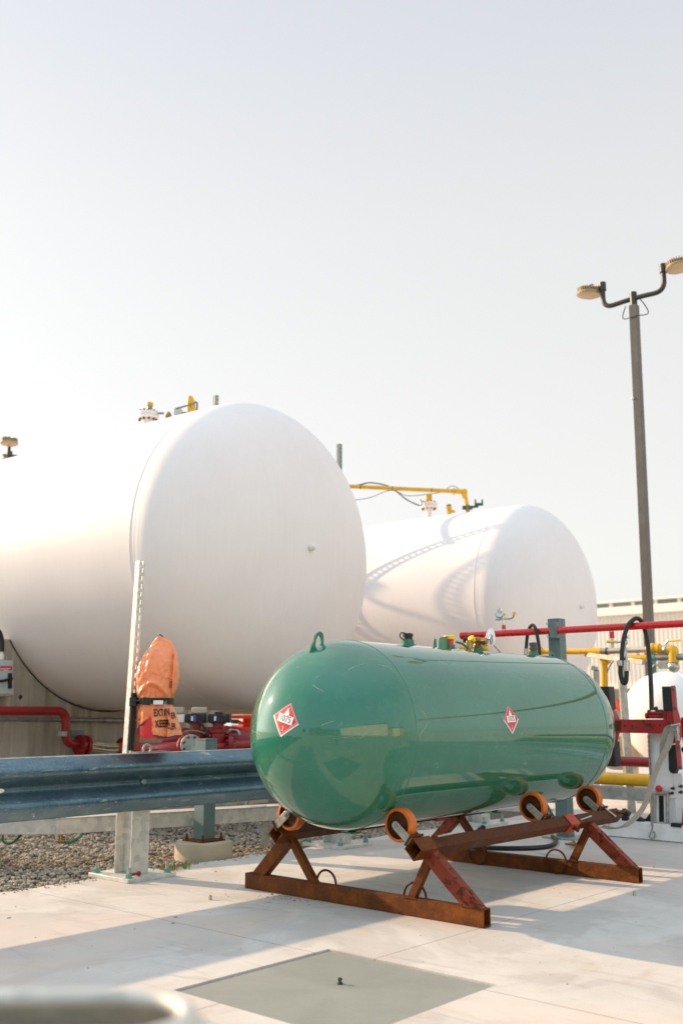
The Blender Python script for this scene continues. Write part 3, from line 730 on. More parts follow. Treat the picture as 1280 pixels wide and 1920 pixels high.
def bag_fold(x, y):
    """how far the vinyl stands out (m) at a point of the cover's front"""
    d = 0.0
    g = lambda u, w: math.exp(-abs(u / w) ** 1.3)
    d += .016 * g(x - (289 - (y - 1225) * .12), 5.5) * sm((1290 - y) / 30) * sm((y - 1205) / 20)
    d += .012 * g(x - (306 + (y - 1240) * .10), 7) * sm((1285 - y) / 30) * sm((y - 1215) / 20)
    arc = 1281 + ((x - 291) / 20.0) ** 2 * 13
    d += .018 * math.exp(-((y - arc) / 5.0) ** 2) * sm((1308 - y) / 8) - .016 * sm((y - arc - 3) / 6) * sm((1306 - y) / 8)
    d -= .034 * g(x - (325.5 - (y - 1250) * .06), 2.6) * sm((y - 1208) / 25) * sm((1312 - y) / 10)
    d += .006 * math.sin((x - 292) * .55) * math.exp(-abs(y - 1308) / 16.0)
    if y > 1316:
        w = sm((y - 1318) / 40); q = (y - 1318)
        d += .026 * w * g(x - (279 + q * -.10), 6.5) - .022 * w * g(x - (287 + q * .04), 3.5) + .020 * w * g(x - (300 + q * .05), 8)
        d -= .040 * w * g(x - (316.5 - q * .0), 2.6) + .0 ; d += .018 * w * g(x - (328 + q * .2), 6)
    n = mnoise.noise(V((x * .045, y * .035, 3.1))); n2 = mnoise.noise(V((x * .11 + y * .05, y * .07 - x * .05, 8.7)))
    d += .010 * (1 - 2 * abs(n)) + .006 * (1 - 2 * abs(n2)) - .008
    return d
def bag_pt(row, i, off=0.0, folds=True):
    y, xl, xr, dp = row; a = 2 * math.pi * i / NB
    L_, R_ = onT(xl, y, -1.40), onT(xr, y, -1.40); c = onT((xl + xr) / 2, y, -1.40); hx = (onY(xr, y, c.y).x - onY(xl, y, c.y).x) / 2
    e = 2 / (2.0 + 1.1 * sm((1300 - y) / 60) * sm((y - 1196) / 20)); ca, sa = math.cos(a), math.sin(a)
    ca2, sa2 = math.copysign(abs(ca) ** e, ca), math.copysign(abs(sa) ** e, sa)
    px = (xl + xr) / 2 + ca2 * (xr - xl) / 2
    d = bag_fold(px, y) * max(0, sa) ** .5 * sm((y - 1192) / 14) if folds else 0
    return V((c.x + ca2 * (hx + off), c.y - sa2 * (dp + off) - d, c.z)), px
def hem(x):
    return 0.0 if x > 290 else (28 * sm((290 - x) / 5.0) if x > 283 else 12 + 16 * max(0, (x - 257) / 26.0))
M_ = len(rr_)
for ri, row in enumerate(rr_):
    for i in range(NB):
        p, px = bag_pt(row, i)
        if row[0] > 1320:
            fr = max(0, math.sin(2 * math.pi * i / NB)) ** .3
            lift = (hem(px) - 4 * math.exp(-((px - 318) / 12) ** 2)) * fr; y2 = 1320 + (row[0] - 1320) * (1 - lift / 58)
            p.z = onT(px, y2, -1.40).z
        vs.append(p)
for ri in range(M_ - 1):
    for i in range(NB): j = (i + 1) % NB; fs.append((ri * NB + i, ri * NB + j, (ri + 1) * NB + j, (ri + 1) * NB + i))
fs.append(tuple(range(NB)))
bagv = vs
bag = MB().add(vs, fs).build('cover_skin', M['bag'], bg_, ang=80)
MB().tube([bagv[(M_ - 1) * NB + i] + Z * .002 for i in list(range(NB)) + [0]], .0035, 6, False).build('hem_binding', M['binding'], bg_)
MB().tube(smooth([onT(298, 1189, -1.40), onT(303, 1192, -1.40), onT(309, 1198, -1.40)]), .0035, 6).build('loop', M['black'], bg_)
# lettering laid on the cover front (on the cover's own surface)
from mathutils.bvhtree import BVHTree
bvh = BVHTree.FromPolygons(bagv, fs)
def letter(txt, px, py, size, wd, rot, squeeze=1.0):
    tv, tf = textmesh(txt, size, .0012, wd); c = onT(px, py, -1.32); c.y -= .25; out = []
    for x, y in tv:
        xr, yr = x * math.cos(rot) - y * math.sin(rot), x * math.sin(rot) + y * math.cos(rot)
        q = c + V((xr, 0, yr)); h = bvh.ray_cast(q, V((0, 1, 0)))
        out.append((h[0] + V((0, -.0022, 0))) if h[0] else q + V((0, .27, 0)))
    return MB().add(out, tf)
def px2dir(px, py): d = ray(px, py); return d
def letter_px(txt, px, py, hpx, wd, rot):
    tv, tf = textmesh(txt, 1.0, .02, wd); out = []; sc = hpx / .70
    for x, y in tv:
        X, Y = px + sc * (x * math.cos(rot) + y * math.sin(rot)), py - sc * (y * math.cos(rot) - x * math.sin(rot))
        d = ray(X, Y).normalized(); h = bvh.ray_cast(CC, d); out.append(h[0] - d * .009 if h[0] else CC + d * 5.9)
    return MB().add(out, tf)
for txt, x, y, h_, w_, r_ in (('EXTIN', 303.5, 1336.5, 13.5, .56, -.07), ('ER', 325.5, 1342, 11, .52, -.16), ('KEEP', 304, 1357.5, 13.5, .60, -.05), ('LER', 324, 1362.5, 11.5, .46, -.10), ('C', 316, 1362, 10, .4, .0), ('G', 320.5, 1284, 13, .30, .1), ('(', 318, 1273, 7, .5, -1.2)):
    letter_px(txt, x, y, h_, w_, r_).build('lettering', M['ink'], bg_)
# strap + bracket
b = MB(); vs = []; fs = []; n_ = 0
for z_, y in ((0, 1309), (1, 1320)):
    for i in range(NB): vs.append(bag_pt([y, 260, 323, .100], i, .008, False)[0])
fs = [(i, (i + 1) % NB, NB + (i + 1) % NB, NB + i) for i in range(NB)]
MB().add(vs, fs).build('strap', M['black'], ex)
q = onT(297, 1317, -1.29); MB().box(q, V((.028, 0, 0)), V((0, .003, 0)), Z * .0115).build('strap_label', M['label_white'], ex)
b = MB(); q = onT(275, 1315, -1.30); b.box(q, V((.022, 0, -.002)), V((0, .008, 0)), Z * .021); q = onT(322, 1315, -1.36); b.box(q, V((.014, 0, 0)), V((0, .012, 0)), Z * .018)
b.box(onT(268, 1313, -1.38), V((.012, 0, 0)), V((0, .02, 0)), Z * .016)
b.box(onT(251, 1316, -1.46), V((.02, .0, 0)), V((0, .03, 0)), Z * .025); b.tube([onT(250, 1314, -1.44), onT(268, 1314, -1.38)], .006, 8); b.build('buckle', M['black'], ex, bevel=.002)
MB().tube(smooth([onT(308, 1315, -1.285), onT(309, 1322, -1.28), onT(306, 1330, -1.28), onT(311, 1324, -1.28), onT(312, 1314, -1.285)]), .0015, 6).build('seal_wire', M['galv_light'], ex)

# foreground rounded guardrail end
fg = thing('guardrail_end', 'rounded galvanized guardrail end close to the camera', 'guardrail end', V((-.3, .9, 0)))
pth = []
for i in range(9): x = -.95 + .76 * i / 8; pth.append((V((x, .968 + .004 * i / 8, 0)), V((0, 1, 0))))
for i in range(1, 15):
    a = math.pi * i / 14; pth.append((V((-.19 + .085 * math.sin(a), .887 + .085 * math.cos(a), 0)), V((math.sin(a), math.cos(a), 0))))
for i in range(1, 9): x = -.19 - .76 * i / 8; pth.append((V((x, .802, 0)), V((0, -1, 0))))
pth = [(p - n * .035, n) for p, n in pth]
wbeam(pth, .530).build('beam', M['galv_light'], fg, ang=50)
b = MB(); b.tube([V((p.x, p.y, .530 + .158)) + n * .012 for p, n in pth], .008, 10); b.build('beam_edge', M['galv_light'], fg)
b = MB(); b.box(V((-.52, .84, .33)), V((.004, 0, 0)), V((0, .05, 0)), Z * .33)
for k in (-1, 1): b.box(V((-.52, .84 + k * .050, .33)), V((.05, 0, 0)), V((0, .004, 0)), Z * .33)
b.build('post', M['galv'], fg)

# ------------------------------------------------------------------ big white tanks
WA = R(127.2); W = V((math.sin(WA), math.cos(WA), 0)); WS = V((math.cos(WA), -math.sin(WA), 0))
def big_tank(c, label, L=13.5):
    t = thing('storage_tank', label, 'storage tank', c - Z * 1.4 - W * 3)
    Rr, aa = 1.4, .605
    sf = .10; prof = [(Rr * math.cos(a), sf + (aa * Rr - sf) * math.sin(a)) for a in [math.pi / 2 * (1 - i / 40) for i in range(41)]] + [(Rr, 0)]
    prof += [(Rr, -L * k / 20) for k in range(1, 21)] + [(Rr * math.cos(a), -L - aa * Rr * math.sin(a)) for a in [math.pi / 2 * i / 16 for i in range(1, 17)]]
    MB().lathe(c, W, prof, 160).build('tank_shell', M['white_tank'], t, ang=60)
    for q, r_ in ((0, .006), (-.05, .0025), (-.10, .002), (3.1, .004), (6.2, .004)): MB().torus(c - W * q, W, Rr - .001, r_, 160, 6).build('weld_seam', M['white_tank'], t, ang=60)
    return t
T1, T2 = V((-.869, 8.997, 2.34)), V((2.518, 13.584, 2.34))
tank1 = big_tank(T1, 'huge white storage tank behind the guardrail on the left'); tank2 = big_tank(T2, 'huge white storage tank farther back, crossed by shadows')
def bosshead(px, py, T, parent):
    best = None   # find head point by marching the ray
    d = ray(px, py).normalized(); k = 5.0
    while k < 20:
        p = CC + d * k; q = p - T; w = q.dot(W); r = (q - W * w).length
        if w > -.2 and (r / 1.4) ** 2 + (max(w, 0) / .868) ** 2 <= 1: break
        k += .005
    n = (W * (w / .868 ** 2) + (q - W * w) / 1.96).normalized()
    MB().lathe(p - n * .01, n, [(.028, 0), (.028, .02), (.018, .022), (.018, .05), (.010, .052)], 12).build('head_plug', M['white_fitting'], parent)
bosshead(585, 1027, T1, tank1); bosshead(1090, 1138, T2, tank2)
# saddles
def saddle(T, L, label, grp=None):
    c = T - W * L; t = thing('concrete_saddle', label, 'tank saddle', V((c.x, c.y, 0)), grp)
    Rr = 1.41; ztop = 1.58; pol = []; hw = 1.62
    f = lambda a, z: V((c.x, c.y, 0)) + WS * a + Z * z
    lat = math.sqrt(Rr ** 2 - (T.z - ztop) ** 2); a0 = math.asin(lat / Rr)
    arc = [f(Rr * math.sin(a), T.z - Rr * math.cos(a)) for a in [a0 - 2 * a0 * i / 40 for i in range(41)]]
    pol = [f(-hw, -.06), f(hw, -.06), f(hw, ztop)] + arc + [f(-hw, ztop)]
    # build as strips so the concave polygon stays clean
    b = MB(); top = [(hw, ztop), (lat, ztop)] + [(Rr * math.sin(a), T.z - Rr * math.cos(a)) for a in [a0 - 2 * a0 * i / 40 for i in range(1, 40)]] + [(-lat, ztop), (-hw, ztop)]
    n = len(top); vs = [f(a, z) for a, z in top] + [f(a, -.06) for a, z in top]; th = -W * .35
    vs2 = vs + [v + th for v in vs]; m = 2 * n; fs = []
    for i in range(n - 1):
        fs += [(i, i + 1, n + i + 1, n + i), (m + i + 1, m + i, m + n + i, m + n + i + 1), (i + 1, i, m + i, m + i + 1)]
    fs += [(0, n, m + n, m), (n - 1, m + n - 1, m + 2 * n - 1, 2 * n - 1)]
    b.add(vs2, fs).build('saddle_wall', M['wallconc'], t, bevel=0)
    b = MB(); b.tube([f((Rr + .002) * math.sin(a), T.z - (Rr + .002) * math.cos(a)) + W * .001 for a in [a0 - 2 * a0 * i / 60 for i in range(61)]], .005, 8).build('gasket', M['black'], t)
    b = MB(); b.box(V((c.x, c.y, -.02)) + W * .2, WS * (hw + .1), W * .45, Z * .09).build('footing', M['padconc'], t, bevel=.01)
    return t
sad1 = saddle(T1, 1.85, 'stained concrete saddle under the near end of the left white tank')
saddle(T1, 9.5, 'concrete saddle under the far end of the left white tank'); saddle(T2, 1.85, 'concrete saddle under the near end of the right white tank'); saddle(T2, 9.5, 'concrete saddle under the far end of the right white tank')
# wall point helper: the near face of saddle 1
SW = T1 - W * 1.85
def onW(x, y, off=0.0): d = ray(x, y); return CC + d * (((SW + W * off - CC).dot(W)) / d.dot(W))
q = onW(39, 1307, .0); t = thing('wall_anchor', 'small round anchor hole plug in the stained saddle wall', 'anchor', q)
MB().lathe(q, W, [(.022, 0), (.018, .004)], 12).build('anchor_plug', M['arm'], t)
def quad_px(pts, off): return [onW(x, y, off) for x, y in pts]
jb = thing('junction_box', 'light grey electrical box with black latch on the saddle wall', 'electrical box', onW(5, 1270, .1))
MB().prism(quad_px([(-40, 1238), (26, 1238), (28, 1305), (-40, 1307)], .14), -W * .13).build('enclosure', M['grey_box'], jb, bevel=.012)
MB().prism(quad_px([(-40, 1244), (22, 1244), (24, 1301), (-40, 1302)], .158), -W * .017).build('lid', M['grey_box'], jb, bevel=.004)
MB().prism(quad_px([(1, 1249), (23, 1249), (23, 1257), (1, 1257)], .160), W * .002).build('warning_label', M['label_red'], jb)
b = MB(); b.prism(quad_px([(2, 1253.4), (20, 1252.6), (20, 1254), (2, 1254.8)], .1635), W * .001); b.prism(quad_px([(7, 1256), (16, 1256), (16, 1257.4), (7, 1257.4)], .1635), W * .001); b.build('label_text_lines', M['label_white'], jb)
b = MB(); b.prism(quad_px([(15, 1262), (20, 1262), (20, 1291), (15, 1291)], .160), W * .03); b.tube([onW(-30, 1276, .18), onW(5, 1277, .18), onW(24, 1272, .18)], .013, 8); b.build('latch', M['black'], jb, bevel=.003)
MB().lathe(onW(2, 1237, .08), Z, [(.03, 0), (.03, .05), (.022, .052), (.022, .12)], 14).build('cable_gland', M['white_fitting'], jb)
t = thing('flexible_conduit', 'black flexible conduit rising from the grey electrical box', 'conduit', onW(2, 1220, .08))
MB().tube(smooth([onW(2, 1222, .08), onW(2, 1200, .08), onW(-4, 1184, .08), onW(-22, 1172, .08), onW(-50, 1168, .08)]), .03, 12).build('hose', M['hose'], t)
# red pipe along the wall
rp = thing('red_wall_pipe', 'red pipe running along the saddle wall and stepping down to a flange', 'pipe', onW(100, 1340, .2))
MB().tube(bend([onW(-60, 1333, .25), onW(124, 1333, .25), onW(124, 1394, .25), onW(150, 1395, .25)], .10, 8), .041, 20).build('pipe', M['dark_red'], rp)
def flange(c, ax, r, th, mat, parent, name='flange', nb=8, n=28):
    b = MB(); b.lathe(c - ax * th / 2, ax, [(r, 0), (r, th)], n); b.build(name, M[mat], parent, bevel=.002)
    b = MB(); x, y = perp(ax)
    for k in range(nb):
        a = 2 * math.pi * (k + .5) / nb; e = (x * math.cos(a) + y * math.sin(a)) * r * .78
        b.lathe(c + e - ax * (th / 2 + .018), ax, [(r * .11, 0), (r * .11, .014), (r * .06, .015), (r * .06, th + .02), (r * .11, th + .021), (r * .11, th + .036)], 6)
    b.build('flange_bolts', M['rust'] if mat != 'dark_red' else M['dark_red'], parent)
dW = (onW(220, 1402, .25) - onW(155, 1398, .25)).normalized()
flange(onW(150, 1397, .25), dW, .095, .035, 'dark_red', rp); flange(onW(160, 1398, .25), dW, .095, .03, 'dark_red', rp)
b = MB()
for k in range(6):
    a = 2 * math.pi * k / 6; e = Z * math.cos(a) * .035 - W * math.sin(a) * .035
    b.tube(smooth([onW(160, 1398, .25) + e, onW(185, 1401, .25) + e * 1.05, onW(205, 1403, .25) + e * 1.05, onW(230, 1402, .25) + e]), .0125, 10)
b.tube([onW(160, 1398, .25), onW(230, 1402, .25)], .028, 12); b.build('braided_hose', M['stainless'], rp)
flange(onW(231, 1402, .25), dW, .10, .04, 'dark_red', rp)
b = MB(); b.box(onW(138, 1376, .14), (onW(150, 1376) - onW(130, 1376)).normalized() * .075, W * .06, Z * .035); b.build('pipe_bracket', M['teal'], rp, bevel=.002)
b = MB(); b.box(onW(117, 1376, .30), (onW(150, 1376) - onW(130, 1376)).normalized() * .05, W * .012, Z * .022); b.build('bracket_clamp', M['galv'], rp)
t = thing('wall_conduit', 'thin grey metal conduit fixed along the saddle wall', 'conduit', onW(120, 1350, .1))
MB().tube([onW(-60, 1347, .1), onW(300, 1352, .1)], .022, 12).build('conduit_tube', M['conduit'], t)
b = MB(); b.tube([onW(195, 1350.5, .1), onW(222, 1351, .1)], .028, 12); b.tube([onW(8, 1347.5, .1), onW(14, 1347.5, .1)], .028, 12); b.build('coupling', M['conduit'], t)

# ------------------------------------------------------------------ valves and pumps between rail and tank (around 8 m)
def Yp(x, y, Y=8.0): return onY(x, y, Y)
def vertvalve(xc, label):
    q = Yp(xc, 1400); t = thing('pump_valve', label, 'valve', V((q.x, q.y, 0)), 'red valves with black actuators')
    X = V((1, 0, 0)); w = 4.32e-3
    zc = lambda y: Yp(xc, y).z
    base = V((q.x, q.y, 0))
    MB().lathe(base, Z, [(.05, zc(1425)), (.05, zc(1412)), (.075, zc(1411)), (.075, zc(1406)), (.052, zc(1405)), (.052, zc(1395)), (.062, zc(1390)), (.068, zc(1382)), (.062, zc(1374)), (.085, zc(1373)), (.085, zc(1368)), (.045, zc(1367)), (.045, zc(1358)), (.058, zc(1357.5)), (.058, zc(1354))], 24).build('valve_body', M['dark_red'], t)
    c = base + Z * zc(1347); b = MB(); b.box(c + X * .01, X * .085, V((0, .07, 0)), Z * .034); b.box(c + X * .0 + Z * .04, X * .03, V((0, .03, 0)), Z * .012)
    for k in (-1, 1): b.box(c + X * .01 + X * k * .055 - V((0, .075, 0)), X * .016, V((0, .01, 0)), Z * .028)
    b.build('actuator', M['black'], t, bevel=.006)
    c2 = c - X * .155; MB().box(c2, X * .072, V((0, .055, 0)), Z * .030).build('switch_box', M['white_fitting'], t, bevel=.004)
    MB().box(c2 + Z * .062, X * .058, V((0, .05, 0)), Z * .026).build('relief_hood', M['padconc'], t, bevel=.012)
    b = MB(); b.lathe(c2 - V((0, .056, 0)) - X * .025, V((0, -1, 0)), [(.026, 0), (.022, .012)], 14); b.box(c2 - V((0, .072, 0)) - X * .025, X * .008, V((0, .006, 0)), Z * .026); b.build('blue_knob', simple('blue_knob_plastic', '1c5c9c', .4), t)
    MB().box(c - V((0, .073, 0)) - X * .02, X * .008, V((0, .003, 0)), Z * .018).build('indicator', M['white_fitting'], t)
    return t
vertvalve(366, 'red valve with black actuator just right of the orange bag'); vertvalve(409, 'red valve with black actuator standing beside the green tank')
pg = thing('red_manifold', 'low red pipework with flanges behind the guardrail', 'pipework', V((Yp(360, 1400).x, 7.8, 0)))
MB().tube(bend([Yp(232, 1402, 8.6), Yp(290, 1404, 8.0), Yp(355, 1400, 7.7), Yp(372, 1404, 7.9), Yp(470, 1396, 8.1), Yp(560, 1400, 8.3)], .12), .045, 16).build('pipe', M['dark_red'], pg)
MB().tube(bend([Yp(300, 1412, 7.6), Yp(352, 1398, 7.6), Yp(372, 1420, 7.6)], .1), .050, 16).build('pipe', M['dark_red'], pg)
ax = (Yp(360, 1398, 7.5) - Yp(330, 1404, 7.8)).normalized(); flange(Yp(352, 1398, 7.55), ax, .082, .03, 'dark_red', pg); flange(Yp(358, 1398, 7.53), ax, .082, .02, 'galv', pg)
b = MB(); b.lathe(Yp(335, 1386, 8.3), V((1, 0, .2)), [(.05, -.13), (.08, -.08), (.08, .08), (.05, .13)], 24); b.build('pump_casing', M['dark_red'], pg)
b = MB(); b.lathe(Yp(393, 1384, 8.2), V((1, 0, 0)), [(.06, -.1), (.09, -.06), (.09, .06), (.06, .1)], 20); b.build('pump_casing', M['dark_red'], pg)
b = MB(); b.lathe(Yp(452, 1388, 8.2), V((1, .2, -.25)), [(.05, -.2), (.085, -.15), (.095, .0), (.085, .15), (.05, .2)], 24); b.build('pump_casing', M['dark_red'], pg)
flange(Yp(430, 1395, 8.0), V((1, .3, 0)).normalized(), .085, .04, 'dark_red', pg)
b = MB(); b.torus(Yp(437, 1380, 8.1), V((.5, -1, .1)), .055, .012, 28, 8); b.build('steel_ring', M['galv_light'], pg)
b = MB(); b.tube(bend([Yp(418, 1372, 7.95), Yp(424, 1365, 7.95), Yp(436, 1363.5, 7.95), Yp(452, 1366.5, 7.95)], .03), .010, 8); b.build('lever', M['dark_red'], pg)
t = thing('control_cable', 'black cable drooping between the two red valves', 'cable', Yp(378, 1360, 7.9))
MB().tube(smooth([Yp(374, 1354, 7.85), Yp(382, 1362, 7.85), Yp(387, 1374, 7.85), Yp(392, 1380, 7.85)]), .010, 8).build('cable', M['hose'], t)
t = thing('green_tubing', 'thin green tube looping over the red pumps', 'tube', Yp(350, 1372, 7.8))
MB().tube(smooth([Yp(338, 1377, 7.8), Yp(350, 1371, 7.8), Yp(365, 1370, 7.8), Yp(385, 1375, 7.8)]), .005, 6).build('tube', simple('green_tubing_plastic', '2c8c5c', .4), t)
# teal posts on round concrete bases
def foundpost(s, tt, zt_, label, px=None):
    t = thing('pipe_support', label, 'support post', P(s, tt, -.03), 'teal pipe supports on round concrete bases')
    MB().lathe(P(s, tt, -.05), Z, [(.19, 0), (.19, .13), (.182, .145)], 40).build('round_base', M['padconc'], t, bevel=.004)
    MB().st(s - .10, s + .10, tt - .10, tt + .10, .096, .106).build('foot_plate', M['rust'], t, bevel=.001)
    MB().hollow(P(s, tt, .106), P(s, tt, zt_), .10, .10, .006, up=U).build('post_tube', M['teal'], t, bevel=.004)
    MB().st(s - .052, s + .052, tt - .052, tt + .052, zt_, zt_ + .008).build('post_cap', M['teal'], t)
    b = MB()
    for i in (-1, 1):
        for j in (-1, 1): b.lathe(P(s + i * .08, tt + j * .08, .106), Z, [(.014, 0), (.014, .012), (.007, .013), (.007, .035)], 6)
    b.build('anchor_bolts', M['rust'], t); return t
foundpost(.72, -1.86, .745, 'teal post on a round concrete base behind the guardrail')
q = onZ(-6, 1622); q = q - C0; foundpost(q.dot(U) - .12, q.dot(N) - .12, .30, 'teal post on a round concrete base at the left picture edge')
# cable tray
tr = thing('cable_tray', 'low galvanized cable tray bending past the guardrail post', 'cable tray', onY(112, 1560, 6.4))
def zz(x, Y, z): p = onY(x, 1500, Y); p.z = z; return p
A, B_, C_ = zz(-260, 6.45, .225), zz(112, 6.45, .225), P(1.72, -1.70, .225)
for a, b_ in ((A, B_), (B_, C_)):
    b = MB(); d = (b_ - a).normalized(); x = V((-d.y, d.x, 0)); e = d * .0
    b.box((a + b_) / 2 + x * .075, d * ((b_ - a).length / 2 + .012), x * .075, Z * .0475); b.build('tray_box', M['galv_light'], tr, bevel=.003)
    b = MB(); b.box((a + b_) / 2 + x * .075 + Z * .050, d * ((b_ - a).length / 2 + .010), x * .081, Z * .0015); b.build('tray_lid', M['galv_light'], tr)
b = MB()
for k in (0.25, .5, .52, .75):
    q = B_ * (1 - k) + C_ * k; b.lathe(q + Z * .052 + V((0, .02, 0)), Z, [(.012, 0), (.008, .006)], 8)
b.build('lid_screws', M['galv'], tr)
q = B_; b = MB(); b.lathe(q + Z * .052 + V((.03, .02, 0)), Z, [(.010, 0), (.007, .006)], 8); b.build('lid_screws', M['galv'], tr)
for q in (A * .8 + B_ * .2, A * .3 + B_ * .7 - V((.3, 0, 0)), B_ * .25 + C_ * .75): MB().box(q + V((0, .075, -.13)), V((.02, 0, 0)), V((0, .02, 0)), Z * .085).build('tray_leg', M['galv'], tr)
t = thing('drain_fitting', 'small brass fitting with green tube under the cable tray', 'fitting', onY(115, 1575, 6.5))
b = MB(); b.cyl(onY(114, 1566, 6.5), onY(114, 1582, 6.5), .012, 8); b.cyl(onY(110, 1577, 6.5), onY(122, 1578, 6.5), .014, 8); b.build('brass_tee', M['brass'], t)
MB().tube(smooth([onY(122, 1580, 6.5), onY(135, 1578, 6.5), onY(148, 1571, 6.5), onY(156, 1563, 6.55)]), .008, 8).build('green_tube', simple('green_hose_rubber', '1d7a4c', .4), t)
t = thing('green_hose', 'green hose hanging below the tray near the left edge', 'hose', onY(20, 1575, 6.5))
MB().tube(smooth([onY(6, 1566, 6.5), onY(7, 1578, 6.5), onY(18, 1582, 6.5), onY(30, 1576, 6.5), onY(40, 1566, 6.55)]), .007, 8).build('tube', bpy.data.materials['green_hose_rubber'], t)
# grey hose loop near tank
t = thing('grey_hose', 'pale grey hose arching over the gravel beside the tank', 'hose', onY(475, 1500, 7.6))
MB().tube(smooth([onY(458, 1516, 7.6), onY(466, 1500, 7.6), onY(480, 1493, 7.6), onY(505, 1491, 7.7), onY(530, 1496, 7.8)]), .012, 8).build('tube', M['conduit'], t)
# weeds at gravel edge
wv, wf = [], []
for (px, py, nb) in ((318, 1632, 26), (345, 1628, 12), (300, 1636, 8)):
    c = onZ(px, py)
    for k in range(nb):
        a = random.uniform(0, 6.28); r = random.uniform(.0, .06); L_ = random.uniform(.02, .05); p = c + V((math.cos(a) * r, math.sin(a) * r, 0)); d = V((random.uniform(-.6, .6), random.uniform(-.6, .6), 1)).normalized(); x = d.cross(V((0, 1, 0))).normalized() * .006
        b0 = len(wv); wv += [p - x * .3, p + x * .3, p + d * L_ * .6 + x, p + d * L_, p + d * L_ * .6 - x]; wf.append((b0, b0 + 1, b0 + 2, b0 + 3, b0 + 4))
lf = NT('weed_leaf'); gg = lf.n('ShaderNodeNewGeometry'); lf.setv('Base Color', lf.ramp(gg.outputs['Random Per Island'], [(0, '5a7a2c'), (.6, '8a9a3c'), (.8, 'c8781c'), (1, 'a84018')])); lf.setv('Roughness', .6)
o = MB().add(wv, wf).build('weeds', lf.m, origin=onZ(318, 1632)); solo(o, None, None, kind='stuff')

# ------------------------------------------------------------------ red overhead pipe and its post
oh = thing('overhead_pipe', 'bright red horizontal pipe held above the far end of the green tank', 'pipe', P(3.05, -.5, 1.5))
SP = 3.05
ohl, ohr = onS(866, 1192, SP), P(SP, 2.6, 0); ohl2 = onS(1280, 1169, SP); dr = (ohl2 - ohl).normalized(); ohe = ohl + dr * 4.2
MB().tube([ohl, ohe], .0265, 24).build('pipe', M['red_pipe'], oh)
MB().tube([ohl - dr * .01, ohl + dr * .05], .031, 24).build('end_cap', M['red_pipe'], oh, bevel=.004)
b = MB(); q = onS(1146, 1184, SP); b.tube([q, q - Z * .05], .018, 12); b.build('outlet', M['red_pipe'], oh)
MB().tube([q - Z * .05, q - Z * .12], .013, 12).build('outlet_nipple', M['white_fitting'], oh)
q = onS(944, 1180, SP); MB().tube([q, q + Z * .035], .016, 12).build('outlet', M['red_pipe'], oh)
mf = thing('gauge_valves', 'small chrome gauge and yellow-capped valves standing on the red pipe', 'valve', q + Z * .03)
b = MB(); b.tube([q + Z * .03, q + Z * .10], .008, 10); b.tube([q + Z * .085 - N * .075, q + Z * .085 + N * .06], .008, 10); b.tube(smooth([q + Z * .085 + N * .055, q + Z * .088 + N * .08, q + Z * .11 + N * .095]), .009, 10)
b.sphere(q + Z * .085 - N * .045, .014); b.build('fittings', M['chrome'], mf)
b = MB(); wc = q + Z * .125 - N * .035; wa = (N * .35 + Z * .2 - U).normalized(); b.lathe(wc - wa * .015, wa, [(.034, 0), (.036, .006), (.036, .024), (.03, .03)], 20); b.lathe(q + Z * .15 - N * .03, Z, [(.012, -.03), (.02, 0), (.02, .015), (.01, .02)], 8); b.build('gauge', M['chrome'], mf)
MB().tube([q + Z * .11 + N * .095, q + Z * .135 + N * .105], .013, 10).build('yellow_cap', M['yellow_bright'], mf)
MB().tube([q + Z * .105 + N * .0, q + Z * .13 + N * .01], .010, 10).build('yellow_cap', M['yellow_bright'], mf)
t = thing('black_coupling', 'black rubber coupling hanging under the left end of the red pipe', 'coupling', onS(882, 1202, SP))
b = MB(); b.lathe(onS(870, 1200, SP - .05), (onS(905, 1202, SP) - onS(870, 1200, SP)).normalized(), [(.022, 0), (.028, .01), (.028, .09), (.02, .1), (.02, .15)], 16); b.build('coupling_body', M['black'], t)
t = thing('yellow_valve', 'yellow valve fitting just under the red pipe end', 'valve', onS(903, 1208, SP))
b = MB(); b.sphere(onS(903, 1205, SP), .035, 14, 10); b.tube([onS(895, 1207, SP), onS(915, 1206, SP)], .026, 12); b.build('valve_body', M['yellow_bright'], t)
t = thing('yellow_stub', 'yellow pipe stub rising behind the tank valves', 'pipe', onS(915, 1230, SP))
MB().tube(bend([onS(862, 1216, SP + .2), onS(912, 1215, SP + .2), onS(914, 1260, SP + .2)], .03), .020, 12).build('pipe', M['yellow'], t)
ps = thing('pipe_post', 'teal-grey square post carrying the red overhead pipe', 'post', P(3.12, -.46, 0))
q = onZ(1055, 1580) - C0; s_p, t_p = SP + .09, (onS(1048, 1300, SP + .09) - C0).dot(N)
MB().hollow(P(s_p, t_p, 0.012), P(s_p, t_p, onS(1048, 1160, SP + .09).z), .10, .10, .006, up=U).build('post_tube', M['teal'], ps, bevel=.004)
MB().st(s_p - .13, s_p + .13, t_p - .13, t_p + .13, 0, .012).build('foot_plate', M['galv'], ps, bevel=.002)
q = onS(1036, 1182, SP)
b = MB(); b.box(q + N * .015 + U * .0, N * .03, U * .03, Z * .062); b.build('pipe_clamp', M['teal'], ps, bevel=.002)
b = MB()
for i in (-1, 1): b.lathe(q - N * .025 + Z * i * .05 - U * .03, -U, [(.011, 0), (.011, .012)], 6)
b.build('clamp_bolts', M['zinc'], ps)
